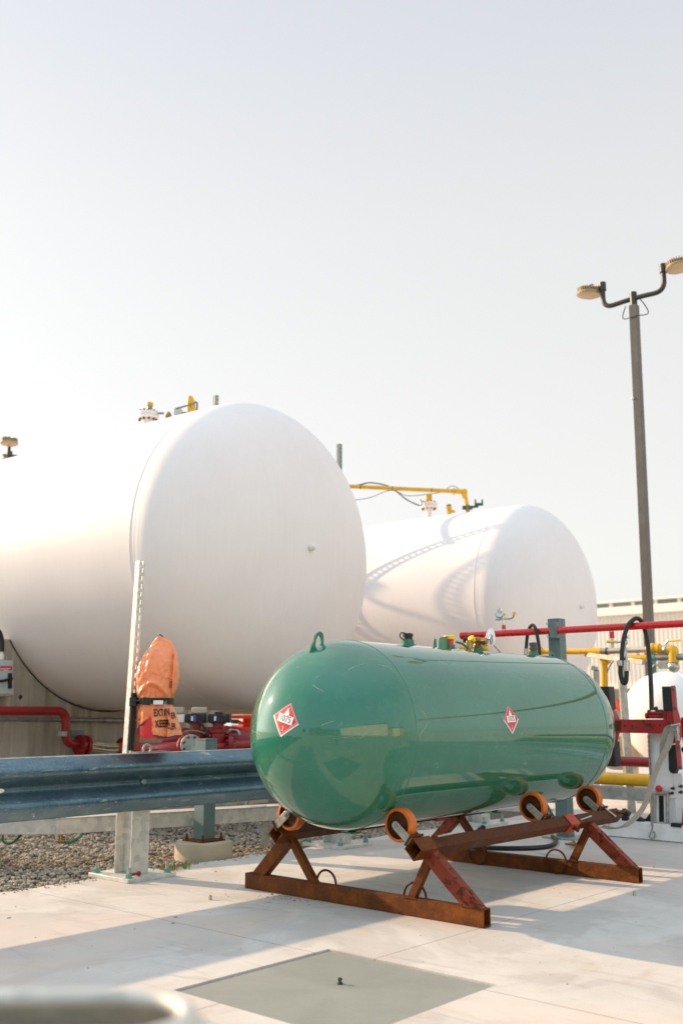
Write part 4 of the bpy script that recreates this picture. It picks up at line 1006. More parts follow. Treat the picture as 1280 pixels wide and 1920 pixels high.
# black hoses over the red pipe
def hose(pts, r, label, s_list=None, ends=()):
    P3 = [onS(x, y, SP + ds) for x, y, ds in pts]; t = thing('rubber_hose', label, 'hose', P3[0])
    MB().tube(smooth(P3, 8), r, 14).build('tube', M['hose'], t)
    for (a, b_) in ends: MB().tube([onS(*a), onS(*b_)], r * 1.35, 14).build('crimp_sleeve', M['zinc'], t)
    return t
hose([(986, 1216, .06), (987, 1200, .06), (989, 1188, .055), (993, 1176, .02), (998, 1172, -.01), (1003, 1178, -.045), (1007, 1195, -.05), (1010, 1215, -.05), (1011, 1246, -.05)], .0135, 'short black hose hooped over the red pipe left of the post', ends=[((985.5, 1216, SP + .06), (985.3, 1232, SP + .06))])
hose([(1165, 1240, -.10), (1165.5, 1220, -.10), (1169, 1195, -.09), (1177, 1172, -.06), (1190, 1160, -.0), (1200, 1163, .04), (1207, 1178, .05), (1213, 1205, .03), (1217, 1240, 0), (1219, 1275, -.02), (1220, 1300, -.02), (1221, 1332, -.02)], .0165, 'long black hose hooped over the red pipe near the right edge', ends=[((1163, 1238, SP - .10), (1162.5, 1248, SP - .10))])
hose([(1162.5, 1248, -.10), (1162.5, 1262, -.10), (1165, 1275, -.10), (1169.5, 1281, -.10), (1173, 1275, -.10), (1174, 1258, -.10)], .0165, 'short black hose loop with metal ends beside the long hose', ends=[((1174, 1258, SP - .10), (1173.5, 1238, SP - .10))])
# ball valve with yellow lever between pipe and loop
t = thing('lever_valve', 'chrome ball valve with yellow lever below the red pipe', 'valve', onS(1173, 1200, SP))
b = MB(); b.tube([onS(1168, 1200, SP), onS(1171, 1222, SP - .03), onS(1173, 1240, SP - .09)], .014, 12); b.sphere(onS(1170, 1204, SP), .026); b.lathe(onS(1174, 1198, SP), Z, [(.02, 0), (.02, .02), (.01, .025)], 8); b.tube([onS(1155, 1204, SP - .03), onS(1170, 1203, SP - .03)], .008, 8); b.build('valve_body', M['chrome'], t)
MB().tube([onS(1137, 1203.5, SP - .03), onS(1155, 1203.5, SP - .03)], .010, 10).build('lever', M['yellow_bright'], t)

# ------------------------------------------------------------------ piping farther right
SQ = 5.2
def yp(name, label, segs, r, mat, s0=SQ, cat='pipe', corner=.05):
    t = thing(name, label, cat, onS(segs[0][0], segs[0][1], s0)); MB().tube(bend([onS(x, y, s0) for x, y in segs], corner), r, 16).build('pipe', M[mat], t); return t
t = yp('gas_pipe', 'thin yellow gas pipe running right from behind the teal post', [(992, 1240), (992, 1222), (1005, 1221.5), (1127, 1221.5)], .028, 'yellow')
MB().tube(bend([onS(1008, 1221.5, SQ), onS(991, 1221.5, SQ), onS(991, 1238, SQ)], .05), .044, 16).build('elbow', M['yellow'], t)
for x in (1003, 1010): MB().tube([onS(x, 1221.5, SQ), onS(x + 4, 1221.5, SQ)], .05, 16).build('fitting_band', M['yellow'], t)
MB().tube([onS(1107, 1221.5, SQ), onS(1127, 1221.5, SQ)], .036, 16).build('coupling', M['yellow'], t)
b = MB(); b.tube([onS(1127, 1221, SQ), onS(1134, 1221, SQ)], .030, 12); b.tube([onS(1134, 1221, SQ), onS(1140, 1221, SQ)], .034, 8); b.build('union', M['zinc'], t)
b = MB(); b.tube([onS(1136, 1221, SQ), onS(1139, 1221, SQ)], .036, 12); b.build('rusty_ring', M['rust'], t)
t = yp('braided_connector', 'braided stainless flexible connector between the yellow pipes', [(1140, 1221), (1212, 1218)], .030, 'stainless')
t = yp('gas_pipe', 'yellow gas pipe with elbows dropping to the small white tank', [(1214, 1217), (1250, 1217), (1262, 1218), (1262, 1250)], .034, 'yellow')
MB().tube(smooth([onS(1213, 1219, SQ), onS(1222, 1215, SQ), onS(1232, 1216, SQ), onS(1243, 1219, SQ)], 4), .040, 14).build('elbow', M['yellow'], t)
for x, y in ((1220, 1215.5), (1231, 1216)): MB().tube([onS(x, y, SQ), onS(x + 5, y + .3, SQ)], .050, 14).build('fitting_band', M['yellow'], t)
MB().tube(bend([onS(1252, 1218, SQ), onS(1262, 1218, SQ), onS(1262, 1242, SQ)], .07), .046, 14).build('elbow', M['yellow'], t)
b = MB(); b.sphere(onS(1249, 1218, SQ), .05, 12, 8); b.tube([onS(1246, 1208, SQ), onS(1252, 1201, SQ)], .010, 8); b.tube([onS(1244, 1213, SQ), onS(1251, 1224, SQ)], .034, 10); b.build('ball_valve', M['zinc'], t)
MB().tube([onS(1254, 1202, SQ), onS(1275, 1200, SQ)], .010, 8).build('lever', M['yellow_bright'], t)
b = MB(); b.sphere(onS(1262, 1250, SQ), .055, 12, 8); b.box(onS(1249, 1247, SQ), N * .07, U * .03, Z * .035); b.tube([onS(1226, 1247, SQ), onS(1243, 1247, SQ)], .010, 8); b.build('tank_valve', M['zinc'], t)
t = thing('green_air_line', 'short green hose hanging from the tank valve', 'hose', onS(1226, 1248, SQ))
MB().tube(smooth([onS(1227, 1247, SQ), onS(1223, 1253, SQ), onS(1221, 1263, SQ)]), .014, 8).build('tube', bpy.data.materials['green_hose_rubber'], t)
t = yp('gas_pipe', 'lower yellow pipe section ending in a grey conduit', [(1175, 1234), (1212, 1234)], .032, 'yellow')
b = MB(); b.tube([onS(1194, 1226, SQ), onS(1194, 1240, SQ)], .02, 10); b.build('pipe_clamp', M['galv'], t)
t = yp('grey_conduit', 'grey conduit running off to the right picture edge', [(1219, 1233), (1330, 1231)], .032, 'conduit')
b = MB(); b.tube([onS(1219, 1233, SQ), onS(1228, 1233, SQ)], .036, 12); b.build('teal_collar', simple('teal_collar_paint', '3c8c84', .5), t)
t = thing('strut_rail', 'galvanized strut rail carrying the yellow pipes', 'strut', onS(1098, 1227, SQ))
b = MB(); b.beam(onY(1098, 1227, 9.9), onY(1206, 1242, 8.9), .035, .045); b.build('strut_bar', M['galv'], t, bevel=.003)
t = thing('strut_post', 'slotted galvanized post under the strut rail', 'post', onZ(1170, 1500))
MB().beam(V((onY(1171, 1300, 9.6).x, 9.6, 0)), onY(1163, 1240, 9.6), .07, .05, up=V((0, 1, 0))).build('post_bar', M['galv'], t, bevel=.003)
t = yp('gas_riser', 'vertical yellow gas riser with a tee on top', [(1133, 1300), (1132, 1236)], .034, 'yellow')
b = MB(); b.tube([onS(1128, 1236, SQ), onS(1142, 1236, SQ)], .042, 14); b.tube([onS(1132, 1236, SQ), onS(1132, 1246, SQ)], .044, 14); b.build('tee', M['yellow'], t)
t = thing('thin_wire', 'thin wire sagging from the strut rail to the yellow riser', 'wire', onS(1148, 1238, SQ))
MB().tube(smooth([onS(1150, 1238, SQ), onS(1141, 1252, SQ), onS(1136, 1266, SQ)]), .005, 6).build('wire', M['arm'], t)
t = thing('angle_post', 'short grey angle post in front of the cream building', 'post', onY(1118, 1300, 12))
b = MB(); b.beam(onY(1118, 1310, 12), onY(1117, 1256, 12), .06, .05, up=V((0, 1, 0))); b.beam(onY(1119, 1255, 12), onY(1109, 1252, 12), .05, .05); b.build('angle_bar', M['conduit'], t)
# lower pipes right
SL = 4.6
q1, q2 = onS(1100, 1427, SL), None
def lowpipe(name, label, x0, y0, r, mat, s, cat='pipe'):
    a = onS(x0, y0, s); t = thing(name, label, cat, a)
    MB().tube([a - N * .6, a + N * 3.2], r, 24).build('pipe', M[mat], t); return t
lowpipe('red_low_pipe', 'thick dark red pipe low behind the red clamp machine', 1180, 1428, .043, 'dark_red', 4.6)
lowpipe('yellow_low_pipe', 'thick yellow pipe low behind the white jack post', 1165, 1461, .052, 'yellow', 4.4)
a = onS(1160, 1488, 4.3); t = thing('galvanized_channel', 'long galvanized channel low behind the white jack post', 'channel', a)
b = MB(); b.box(a + N * 1.2 + U * .06, N * 2.0, U * .06, Z * .052); b.build('channel_web', M['galv'], t, bevel=.003)
# small white tank at right edge, steel cylinder
t3 = thing('small_tank', 'small white propane tank at the right picture edge', 'gas tank', V((3.75, 11, .3)))
c3 = onY(1257, 1346, 10.6); D3 = V((math.sin(R(80)), math.cos(R(80)), 0)); R3 = .495
pr_ = [(R3 * math.cos(a), -R3 * math.sin(a)) for a in [math.pi / 2 * (1 - i / 24) for i in range(25)]] + [(R3, 2.2)] + [(R3 * math.cos(a), 2.2 + R3 * math.sin(a)) for a in [math.pi / 2 * i / 16 for i in range(1, 17)]]
t3.location = V((c3.x + 1, c3.y, 0))
MB().lathe(c3, D3, pr_, 80).build('tank_shell', M['white_small'], t3, ang=60)
MB().torus(c3 + D3 * .02, D3, R3, .006, 80, 6).build('weld_seam', M['white_small'], t3)
for k in (.15, 2.0):
    q = c3 + D3 * k; MB().box(V((q.x, q.y, (q.z - .35) / 2)), D3 * .06, D3.cross(Z) * .33, Z * ((q.z - .35) / 2)).build('support_saddle', M['padconc'], t3, bevel=.01)
q = onY(1163, 1430, 11.6); sv = thing('steel_vessel', 'upright brushed steel vessel behind the red clamp machine', 'vessel', V((q.x, q.y, 0)))
rv = .27; zt3 = onY(1163, 1366, 11.6).z
MB().lathe(V((q.x, q.y, .28)), Z, [(rv * .4, 0), (rv, .06), (rv, zt3 - .36), (rv * .7, zt3 - .29), (.05, zt3 - .27)], 48).build('vessel_body', M['stainless'], sv)
for a in (0.5, 2.6, 4.7): MB().box(V((q.x + rv * .8 * math.cos(a), q.y + rv * .8 * math.sin(a), .17)), V((.03, 0, 0)), V((0, .03, 0)), Z * .17).build('leg', M['siding_trim'], sv)

# ------------------------------------------------------------------ red clamp on white jack
SM = 3.42
jk = thing('tank_clamp', 'worn red clamping arms with black pads on a white rusty jack frame', 'clamp machine', P(SM, .3, 0))
bt = lambda x, y, s=SM: onS(x, y, s)
MB().st(SM, SM + .13, -.36, 1.6, 0.004, .122).build('base_beam', M['white_paint'], jk, bevel=.004)
tl, trr = (bt(1215, 1450) - C0).dot(N), (bt(1274, 1450) - C0).dot(N)
ztop = bt(1240, 1372).z
mast = MB().st(SM + .05, SM + .24, tl, trr - .07, .122, ztop).build('mast', M['white_paint'], jk, bevel=.004)
MB().st(SM + .035, SM + .26, trr - .07, trr, .122, .122 + (ztop - .122) * .55).build('mast_sleeve', M['white_paint'], jk, bevel=.004)
b = MB(); b.st(SM + .028, SM + .034, trr - .10, trr + .05, bt(1265, 1497).z, bt(1265, 1476).z); b.build('bolted_plate', M['white_paint'], jk, bevel=.001)
b = MB()
for x, y in ((1262, 1478), (1277, 1474), (1260, 1487), (1277, 1485)): b.lathe(bt(x, y, SM + .028), -U, [(.011, 0), (.011, .02), (.006, .022), (.006, .05)], 8)
b.build('bolts', M['rust_dark'], jk)
# jack window
b = MB()
for x in (1226, 1250): b.cyl(bt(x, 1543, SM + .02), bt(x, 1488, SM + .02), .012, 10)
b.cyl(bt(1222, 1487, SM + .02), bt(1254, 1487, SM + .02), .014, 10); b.build('guide_rods', M['galv'], jk)
b = MB(); b.prism([bt(x, y, SM + .047) for x, y in ((1234, 1492), (1244, 1492), (1245, 1541), (1235, 1541))], U * .01); b.build('slot', M['ink'], jk)
b = MB(); b.prism([bt(x, y, SM + .035) for x, y in ((1228, 1488), (1233, 1488), (1234, 1541), (1229, 1541))], U * .01); b.prism([bt(x, y, SM + .035) for x, y in ((1243, 1488), (1248, 1488), (1249, 1541), (1244, 1541))], U * .01); b.build('window_frame', M['white_paint'], jk, bevel=.001)
b = MB(); b.sphere(bt(1234, 1479, SM + .02), .026, 10, 8); b.build('red_knob', M['extinguisher'], jk)
# red cross beam
B1, B2 = bt(1150, 1361), bt(1300, 1364)
z0 = B1.z
arm = MB().box(P(SM - .02, ((B1 - C0).dot(N) + (B2 - C0).dot(N)) / 2, z0), N * ((B2 - B1).length / 2), U * .05, Z * .050).build('cross_arm', M['red_worn'], jk, bevel=.004)
b = MB(); b.torus(bt(1219, 1361, SM - .073), U, .025, .003, 24, 6); b.build('pivot_ring', M['red_worn'], jk)
b = MB()
for x, y in ((1170, 1361), (1184, 1361), (1236, 1360)): b.lathe(bt(x, y, SM - .070), -U, [(.008, 0), (.006, .003)], 8)
b.build('arm_holes', M['ink'], jk)
MB().prism([bt(x, y, SM - .072) for x, y in ((1151, 1352), (1163, 1352), (1163, 1370), (1151, 1370))], U * .003).build('arm_patch', M['rust_dark'], jk)
b = MB()
for y in (1337, 1343.5): b.cyl(bt(1213, y, SM - .02), bt(1250, y, SM - .02), .014, 12)
b.cyl(bt(1210, 1342, SM - .03), bt(1214, 1342, SM - .03), .022, 12); b.lathe(bt(1216, 1334, SM - .02), Z, [(.013, -.04), (.013, .012)], 10); b.box(bt(1248, 1341, SM - .02), N * .012, U * .03, Z * .035); b.build('hydraulic_cylinder', M['red_worn'], jk, bevel=.001)
b = MB(); b.tube(smooth([bt(1227, 1329, SM - .02), bt(1232, 1333, SM - .02), bt(1240, 1333, SM - .02), bt(1244, 1335, SM - .02)]), .011, 8); b.sphere(bt(1229, 1328, SM - .02), .015, 8, 6); b.build('hydraulic_fitting', M['arm'], jk)
def plate(pts, s, th, mat, name, bev=.002): return MB().prism([bt(x, y, s) for x, y in pts], U * th).build(name, M[mat], jk, bevel=bev)
plate([(1256.5, 1286), (1264, 1285), (1266, 1320), (1274, 1348), (1277, 1378), (1272, 1395), (1276, 1440), (1269, 1444), (1265, 1395), (1260, 1330)], SM - .10, .012, 'pink_red', 'arm_plate')
plate([(1249, 1334), (1260, 1332), (1264, 1390), (1254, 1395), (1256, 1376), (1249, 1372)], SM - .085, .10, 'red_worn', 'arm_web')
b = MB()
for x, y in ((1261.5, 1292), (1264.5, 1327), (1271, 1402), (1274, 1438)): b.lathe(bt(x, y, SM - .10), -U, [(.013, 0), (.013, .006), (.009, .010)], 10)
b.build('plate_bolts', M['steel_dark'], jk)
def pad(pts, s, th=.10): plate(pts, s, th, 'black', 'rubber_pad', .006)
pad([(1239, 1287), (1256, 1287), (1259.5, 1333), (1242, 1333)], SM - .098); pad([(1251, 1397), (1264.5, 1396), (1268.5, 1444), (1252, 1443)], SM - .098)
plate([(1252, 1443), (1266, 1444), (1263, 1451), (1256, 1449)], SM - .09, .06, 'black', 'pad_tab')
pad([(1113, 1287), (1140, 1287), (1143.5, 1330), (1125, 1332)], SM - .05); pad([(1142, 1392), (1150, 1390), (1153, 1438), (1120, 1436), (1136, 1408)], SM - .05)
plate([(1140, 1330), (1146, 1336), (1152, 1348), (1152, 1376), (1147, 1392), (1143, 1402), (1138, 1392), (1140, 1350)], SM - .05, .08, 'red_worn', 'arm_web')
pad([(1275, 1403), (1284, 1395), (1284, 1420), (1276, 1408)], SM - .05)
plate([(1276, 1345), (1300, 1345), (1300, 1385), (1279, 1392), (1274, 1365)], SM - .06, .05, 'dark_red', 'arm_knuckle')
b = MB(); b.prism([bt(x, y, SM - .01) for x, y in ((1279, 1515), (1284, 1515), (1283, 1545), (1277, 1545))], U * .03); b.build('red_foot', M['dark_red'], jk)
# chain with hook
ch = thing('hook_chain', 'galvanized chain with open hook hanging in front of the white jack', 'chain', bt(1222, 1565, SM - .04))
def chain(x0, y0, x1, y1, n, s):
    for i in range(n):
        f = (i + .5) / n; c = bt(x0 + (x1 - x0) * f, y0 + (y1 - y0) * f, s); b = MB(); ax = (U if i % 2 else N); h = .024; pts = []
        side = (N if i % 2 else U) * .008
        for k in range(17):
            a = 2 * math.pi * k / 16; pts.append(c + side * math.cos(a) + Z * ((.010 if math.sin(a) > 0 else -.010) + .006 * math.sin(a)))
        b.tube(pts, .0028, 6, False); b.build('link', M['galv'], ch)
chain(1215, 1376, 1219, 1462, 20, SM + .03); chain(1219, 1480, 1222, 1553, 17, SM - .04)
b = MB(); hk = [bt(x, y, SM - .04) for x, y in ((1222, 1553), (1221, 1558), (1226, 1562), (1227, 1568), (1222, 1572), (1217, 1568), (1219, 1560))]; b.tube(smooth(hk, 5), [.006 + .003 * math.sin(math.pi * i / 30) for i in range(31)], 8); b.build('hook', M['galv'], ch)
# webbing strap
sw = thing('ratchet_strap', 'pale grey webbing strap hanging from the red clamp down to the stand', 'strap', bt(1262, 1370, SM - .15))
def ribbon(pts, w, mat, name, parent, tw=None):
    P3 = smooth([onS(x, y, s) for x, y, s in pts], 6); vs = []; fs = []; n = len(P3)
    for i, p in enumerate(P3):
        f = i / (n - 1); d = (P3[min(i + 1, n - 1)] - P3[max(i - 1, 0)]).normalized(); a = tw(f) if tw else 0
        e = (N * math.cos(a) + U * math.sin(a)); e = (e - d * e.dot(d)).normalized() * w / 2; q = d.cross(e).normalized() * .0012
        vs += [p + e + q, p - e + q, p - e - q, p + e - q]
    for i in range(n - 1):
        for k in range(4): fs.append((4 * i + k, 4 * i + (k + 1) % 4, 4 * i + 4 + (k + 1) % 4, 4 * i + 4 + k))
    fs += [(0, 1, 2, 3), (4 * n - 4, 4 * n - 3, 4 * n - 2, 4 * n - 1)]
    return MB().add(vs, fs).build(name, mat, parent)
ribbon([(1262, 1362, SM - .16), (1257, 1380, SM - .16), (1253, 1396, SM - .15), (1240, 1420, SM - .14), (1226, 1452, SM - .13), (1216, 1485, SM - .12), (1206, 1512, SM - .12), (1190, 1533, SM - .16), (1172, 1547, SM - .22), (1150, 1553, SM - .28), (1128, 1549, SM - .45)], .042, M['strap'], 'webbing', sw, lambda f: .2 + 1.1 * f)
ribbon([(1262, 1360, SM - .15), (1250, 1366, SM - .14), (1244, 1382, SM - .13), (1240, 1400, SM - .12), (1240, 1418, SM - .13)], .040, M['strap'], 'webbing_fold', sw, lambda f: .3 + .9 * f)
b = MB(); b.box(bt(1269, 1374, SM - .18), N * .010, U * .02, Z * .055); b.cyl(bt(1258, 1361, SM - .2), bt(1274, 1358, SM - .2), .009, 10); b.box(bt(1262, 1366, SM - .17), N * .02, U * .012, Z * .02); b.build('ratchet', M['zinc'], sw, bevel=.002)
# black hose bundle on the base beam
hb_ = thing('hose_bundle', 'tangle of black hoses and straps lying on the white base beam', 'hoses', bt(1190, 1540, SM + .06))
b = MB()
for k in range(5):
    dy = k * 2.2; b.tube(smooth([bt(1152 + k, 1536 + dy * .5, SM + .10), bt(1165, 1540 + dy * .6, SM + .05), bt(1180, 1541 + dy * .3, SM + .06 + .02 * k), bt(1195 + 2 * k, 1533 + dy * .9, SM + .05), bt(1206, 1537 + dy * .5, SM + .1), bt(1222, 1546, SM + .12)]), .011, 8)
b.build('hoses', M['hose'], hb_)
b = MB(); q = bt(1171, 1527, SM + .05); b.box(q, (N * .8 - Z * .5).normalized() * .03, U * .025, (Z * .8 + N * .5).normalized() * .035); b.box(bt(1172, 1538, SM + .05), N * .022, U * .025, Z * .02); b.prism([bt(x, y, SM + .1) for x, y in ((1205, 1540), (1224, 1516), (1226, 1546), (1208, 1549))], U * .02); b.box(bt(1268, 1551 - 4, SM + .01), N * .04, U * .02, Z * .014); b.build('black_clamps', M['black'], hb_, bevel=.004)
# black hose on the ground behind the stand
t = thing('ground_hose', 'black hose coiled on the slab behind the far skid', 'hose', onZ(1000, 1592))
pts = [onZ(905, 1552, .25), onZ(893, 1560, .16), onZ(880, 1568, .08), onZ(862, 1578, .02), onZ(880, 1586, .016), onZ(930, 1590, .016), onZ(990, 1590, .016), onZ(1030, 1586, .016), onZ(1042, 1577, .016), onZ(1035, 1568, .016)]
MB().tube(smooth(pts, 8), .016, 12).build('tube', M['hose'], t)
t = thing('ground_fitting', 'small brass fitting on a wooden scrap behind the far skid', 'fitting', onZ(1070, 1582))
b = MB(); b.cyl(onZ(1075, 1580, .0), onZ(1075, 1580, .05), .014, 8); b.cyl(onZ(1068, 1582, .02), onZ(1080, 1583, .02), .012, 8); b.build('fitting_body', M['brass'], t); b = MB(); b.box(onZ(1068, 1583, .006), N * .03, U * .02, Z * .006); b.build('scrap', simple('wood_scrap', '8a6a40', .8), t)
# small anchors sticking out of the slab
for i, (x, y) in enumerate(((1189, 1679), (394, 1687), (805, 1620))):
    q = onZ(x, y); o = MB().lathe(q, Z, [(.009, 0), (.009, .018), (.005, .024)], 10).build('anchor_stub', M['padconc'], origin=q, bevel=.001)
    solo(o, ('small concrete-coloured stub standing on the sunlit slab right of the stand', 'small stub on the sunlit slab left of the stand', 'small stub on the slab between the two skids')[i], 'anchor', 'stubs on the slab')

# ------------------------------------------------------------------ tank-top fittings
def zat(x, y, p): return onY(x, y, p.y).z
def tanktop(px, py, Y, T):   # point on tank top ridge near a pixel column
    best = None
    for k in range(0, 1300):
        p = T + Z * 1.4 - W * (k * .01); d = p - CC; x = 640 + FPX * d.x / d.dot(FW)
        if best is None or abs(x - px) < best[0]: best = (abs(x - px), p)
    return best[1]
t1 = tanktop(276, 0, 0, T1)
mw = thing('manway_flange', 'white bolted manway flange with yellow valve on the left white tank', 'flange', t1)
k = t1.y * 1.04 / 1850; zf = zat(276, 780, t1); q0 = V((t1.x, t1.y, 0))
MB().lathe(q0 + Z * (t1.z - .05), Z, [(12 * k, 0), (12 * k, zf - t1.z + .05)], 24).build('neck', M['white_fitting'], mw)
for z_ in (zf - 3.3 * k, zf + 3.3 * k): flange(q0 + Z * z_, Z, 20 * k, 6.2 * k, 'white_fitting', mw, nb=10)
q1 = q0 + Z * (zf + 6.5 * k) + V((.012, 0, 0)); MB().lathe(q1, Z, [(8 * k, 0), (7 * k, 3 * k), (5 * k, 4 * k), (5 * k, 13 * k), (6.5 * k, 13.2 * k), (6.5 * k, 19 * k), (5 * k, 20 * k)], 14).build('valve', M['yellow'], mw)
MB().lathe(q1 + Z * 7 * k, Z, [(5.4 * k, 0), (5.4 * k, 5 * k)], 16).build('band', M['conduit'], mw)
MB().tube([q1 + V((-9 * k, 0, 1 * k)), q1 + V((-9 * k, 0, 9 * k))], 1.2 * k, 6).build('stem', M['yellow'], mw)
MB().tube([q1 + V((6 * k, 0, -1 * k)), q1 + V((28 * k, -.05, -4 * k))], 2.2 * k, 8).build('side_arm', M['conduit'], mw)
t2 = tanktop(316, 0, 0, T1); q = thing('vent_valve', 'small rusty orange vent valve on the left white tank', 'valve', t2); zf = zat(314, 786, t2); b = MB()
b.lathe(V((t2.x, t2.y, t2.z - .02)), Z, [(5 * k, 0), (5 * k, zf - t2.z + .02), (6 * k, zf - t2.z + .03), (6 * k, zf - t2.z + .02 + 7 * k), (4 * k, zf - t2.z + .02 + 11 * k), (2 * k, zf - t2.z + .02 + 14 * k)], 12); b.build('valve_body', M['brass'], q)
t2 = tanktop(333, 0, 0, T1); q = thing('sensor_box', 'small grey sensor box on top of the left white tank', 'sensor', t2); zf = zat(332, 773, t2)
b = MB(); b.box(V((t2.x, t2.y, zf)), V((7 * k, 0, 0)), V((0, .04, 0)), Z * 5.5 * k); b.cyl(V((t2.x, t2.y, t2.z - .02)), V((t2.x, t2.y, zf)), .02, 8); b.build('box', M['grey_box'], q, bevel=.003); MB().tube([V((t2.x + 7 * k, t2.y, zf - 2 * k)), V((t2.x + 20 * k, t2.y, zf))], 2 * k, 8).build('arm_tube', M['teal'], q)
t2 = tanktop(353, 0, 0, T1); q = thing('yellow_goose_valve', 'tall yellow angled valve on the crest of the left white tank', 'valve', t2); zf = zat(354, 743, t2); zl = zat(354, 772, t2)
b = MB(); b.tube([t2 - Z * .03, V((t2.x, t2.y, zf - 12 * k))], 3.8 * k, 14); b.tube(bend([V((t2.x + 1 * k, t2.y, zf - 14 * k)), V((t2.x + 1 * k, t2.y, zf)), V((t2.x + 7 * k, t2.y, zf - 10 * k)), V((t2.x + 9 * k, t2.y, zl)), V((t2.x + 10 * k, t2.y, t2.z - .03))], .05), 4.2 * k, 14); b.build('valve_body', M['yellow'], q)
MB().tube(smooth([V((t2.x - 22 * k, t2.y - .05, zl + 3 * k)), V((t2.x - 5 * k, t2.y - .06, zl + 7 * k)), V((t2.x + 8 * k, t2.y - .06, zl + 11 * k)), V((t2.x + 14 * k, t2.y, zl + 18 * k)), V((t2.x + 15 * k, t2.y, zl + 6 * k)), V((t2.x + 13 * k, t2.y, zl))]), .009, 6).build('cable', M['teal'], q)
# struts behind the tanks
sb = V((-.03, 13.72, 0)); q = thing('strut_post', 'tall slotted strut standing between the two white tanks', 'post', sb)
strut(sb, V((sb.x, sb.y, onY(637, 833, 13.72).z)), N, q, 'teal', .055, pitch=.065)
q5 = onY(405, 742, 14.35); q = thing('strut_post', 'slotted strut peeping over the crest of the left white tank', 'post', V((q5.x, q5.y, 0)))
strut(V((q5.x, q5.y, 0)), q5, N, q, 'teal', .06, pitch=.075)
# yellow vapour line over tank 2
Tp = tanktop(876, 0, 0, T2); zc = lambda x, y, Y: onY(x, y, Y)
vl = thing('vapour_line', 'long yellow pipe running in from behind the left tank and down onto the right tank', 'pipe', Tp)
Yt = Tp.y
a = onY(870, 922, Yt); a.y = Yt; dirl = (onY(655, 912, Yt + .1) - a)
MB().tube(bend([a + dirl * 1.8, a, V((Tp.x, Tp.y, Tp.z + .12))], .07), .030, 14).build('pipe', M['yellow'], vl)
b = MB(); b.tube([a + dirl * .10, a + dirl * .085], .05, 14); b.tube([a + dirl * .08, a + dirl * .02], .036, 14); b.sphere(a - V((0, 0, .0)), .048, 12, 8); b.tube([a, a - Z * .09], .042, 14); b.build('coupling', M['yellow'], vl)
b = MB(); b.lathe(Tp - Z * .02, Z, [(.06, 0), (.06, .03), (.035, .035), (.035, .16)], 14); b.build('base_fitting', M['brass'], vl)
b = MB(); b.box(Tp + Z * .10, V((.07, 0, 0)), V((0, .03, 0)), Z * .025); b.tube([Tp + Z * .10, Tp + Z * .12 + V((.16, 0, 0))], .018, 8); b.box(Tp + Z * .15 + V((.17, 0, 0)), V((.06, 0, 0)), V((0, .02, 0)), Z * .018)
for k in (-1, 1): b.box(Tp + Z * .19 + V((.17 + k * .05, 0, 0)), V((.01, 0, 0)), V((0, .02, 0)), Z * .03)
b.build('valve_head', simple('dark_teal_valve', '2c5048', .5), vl)
b = MB()
for f in (.28, .62, .9): b.tube([a + dirl * f, a + dirl * (f + .006)], .034, 10)
b.build('cable_ties', M['ink'], vl)
cw = thing('pipe_cable', 'grey cable tied along the yellow pipe and drooping to the flange', 'cable', a + dirl * .5)
Tf = tanktop(804, 0, 0, T2)
MB().tube(smooth([a + dirl * 1.2 + Z * .0, a + dirl * .95 + Z * .02, a + dirl * .82 + Z * .07, a + dirl * .68 + Z * .04, a + dirl * .60 - Z * .03, a + dirl * .50 - Z * .16, a + dirl * .38 - Z * .24, V((Tf.x - .12, Tf.y, zat(795, 937, Tf)))]), .012, 8).build('cable', M['conduit'], cw)
MB().tube(smooth([a + dirl * 1.1 - Z * .22, a + dirl * .85 - Z * .17, a + dirl * .64 - Z * .03, a + dirl * .50 - Z * .10, a + dirl * .34 - Z * .07, a + dirl * .2 - Z * .02, a + dirl * .1 + Z * .08, a + dirl * .02]), .006, 6).build('thin_cable', M['conduit'], cw)
mw = thing('manway_flange', 'white bolted flange on a neck on top of the right white tank', 'flange', Tf)
k = Tf.y * 1.04 / 1850; zf = zat(804, 948, Tf)
MB().lathe(Tf - Z * .05, Z, [(5 * k, 0), (5 * k, zf - Tf.z + .05)], 20).build('neck', M['white_fitting'], mw)
for z_ in (zf - 2.8 * k, zf + 2.8 * k): flange(V((Tf.x, Tf.y, z_)), Z, 15.5 * k, 5.2 * k, 'white_fitting', mw, nb=10)
q1 = V((Tf.x - 1 * k, Tf.y, zf + 5.5 * k)); b = MB(); b.lathe(q1, Z, [(8 * k, 0), (6 * k, 3 * k), (5 * k, 4 * k), (5 * k, 12 * k), (3 * k, 13 * k)], 12); b.box(q1 + V((2 * k, 0, 9 * k)), V((5 * k, 0, 0)), V((0, .03, 0)), Z * 6 * k); b.build('valve', M['yellow'], mw)
t2 = tanktop(841, 0, 0, T2); q = thing('relief_valve', 'small yellow relief valve on top of the right white tank', 'valve', t2); zf = zat(839, 950, t2); h_ = zf - t2.z
b = MB(); b.lathe(t2 - Z * .02, Z, [(3.5 * k, 0), (3.5 * k, h_ - 2 * k), (5 * k, h_ - 1 * k), (5 * k, h_ + 3 * k), (3.5 * k, h_ + 4 * k)], 12); b.tube([t2 + Z * (h_ * .6), t2 + Z * (h_ * .5) + V((11 * k, 0, 0))], [4 * k, 2 * k], 10); b.build('valve_body', M['yellow'], q)
MB().lathe(t2 + Z * (h_ + 1.2 * k), Z, [(4.2 * k, 0), (4.2 * k, 2.5 * k)], 12).build('rusty_cap', M['rust'], q)

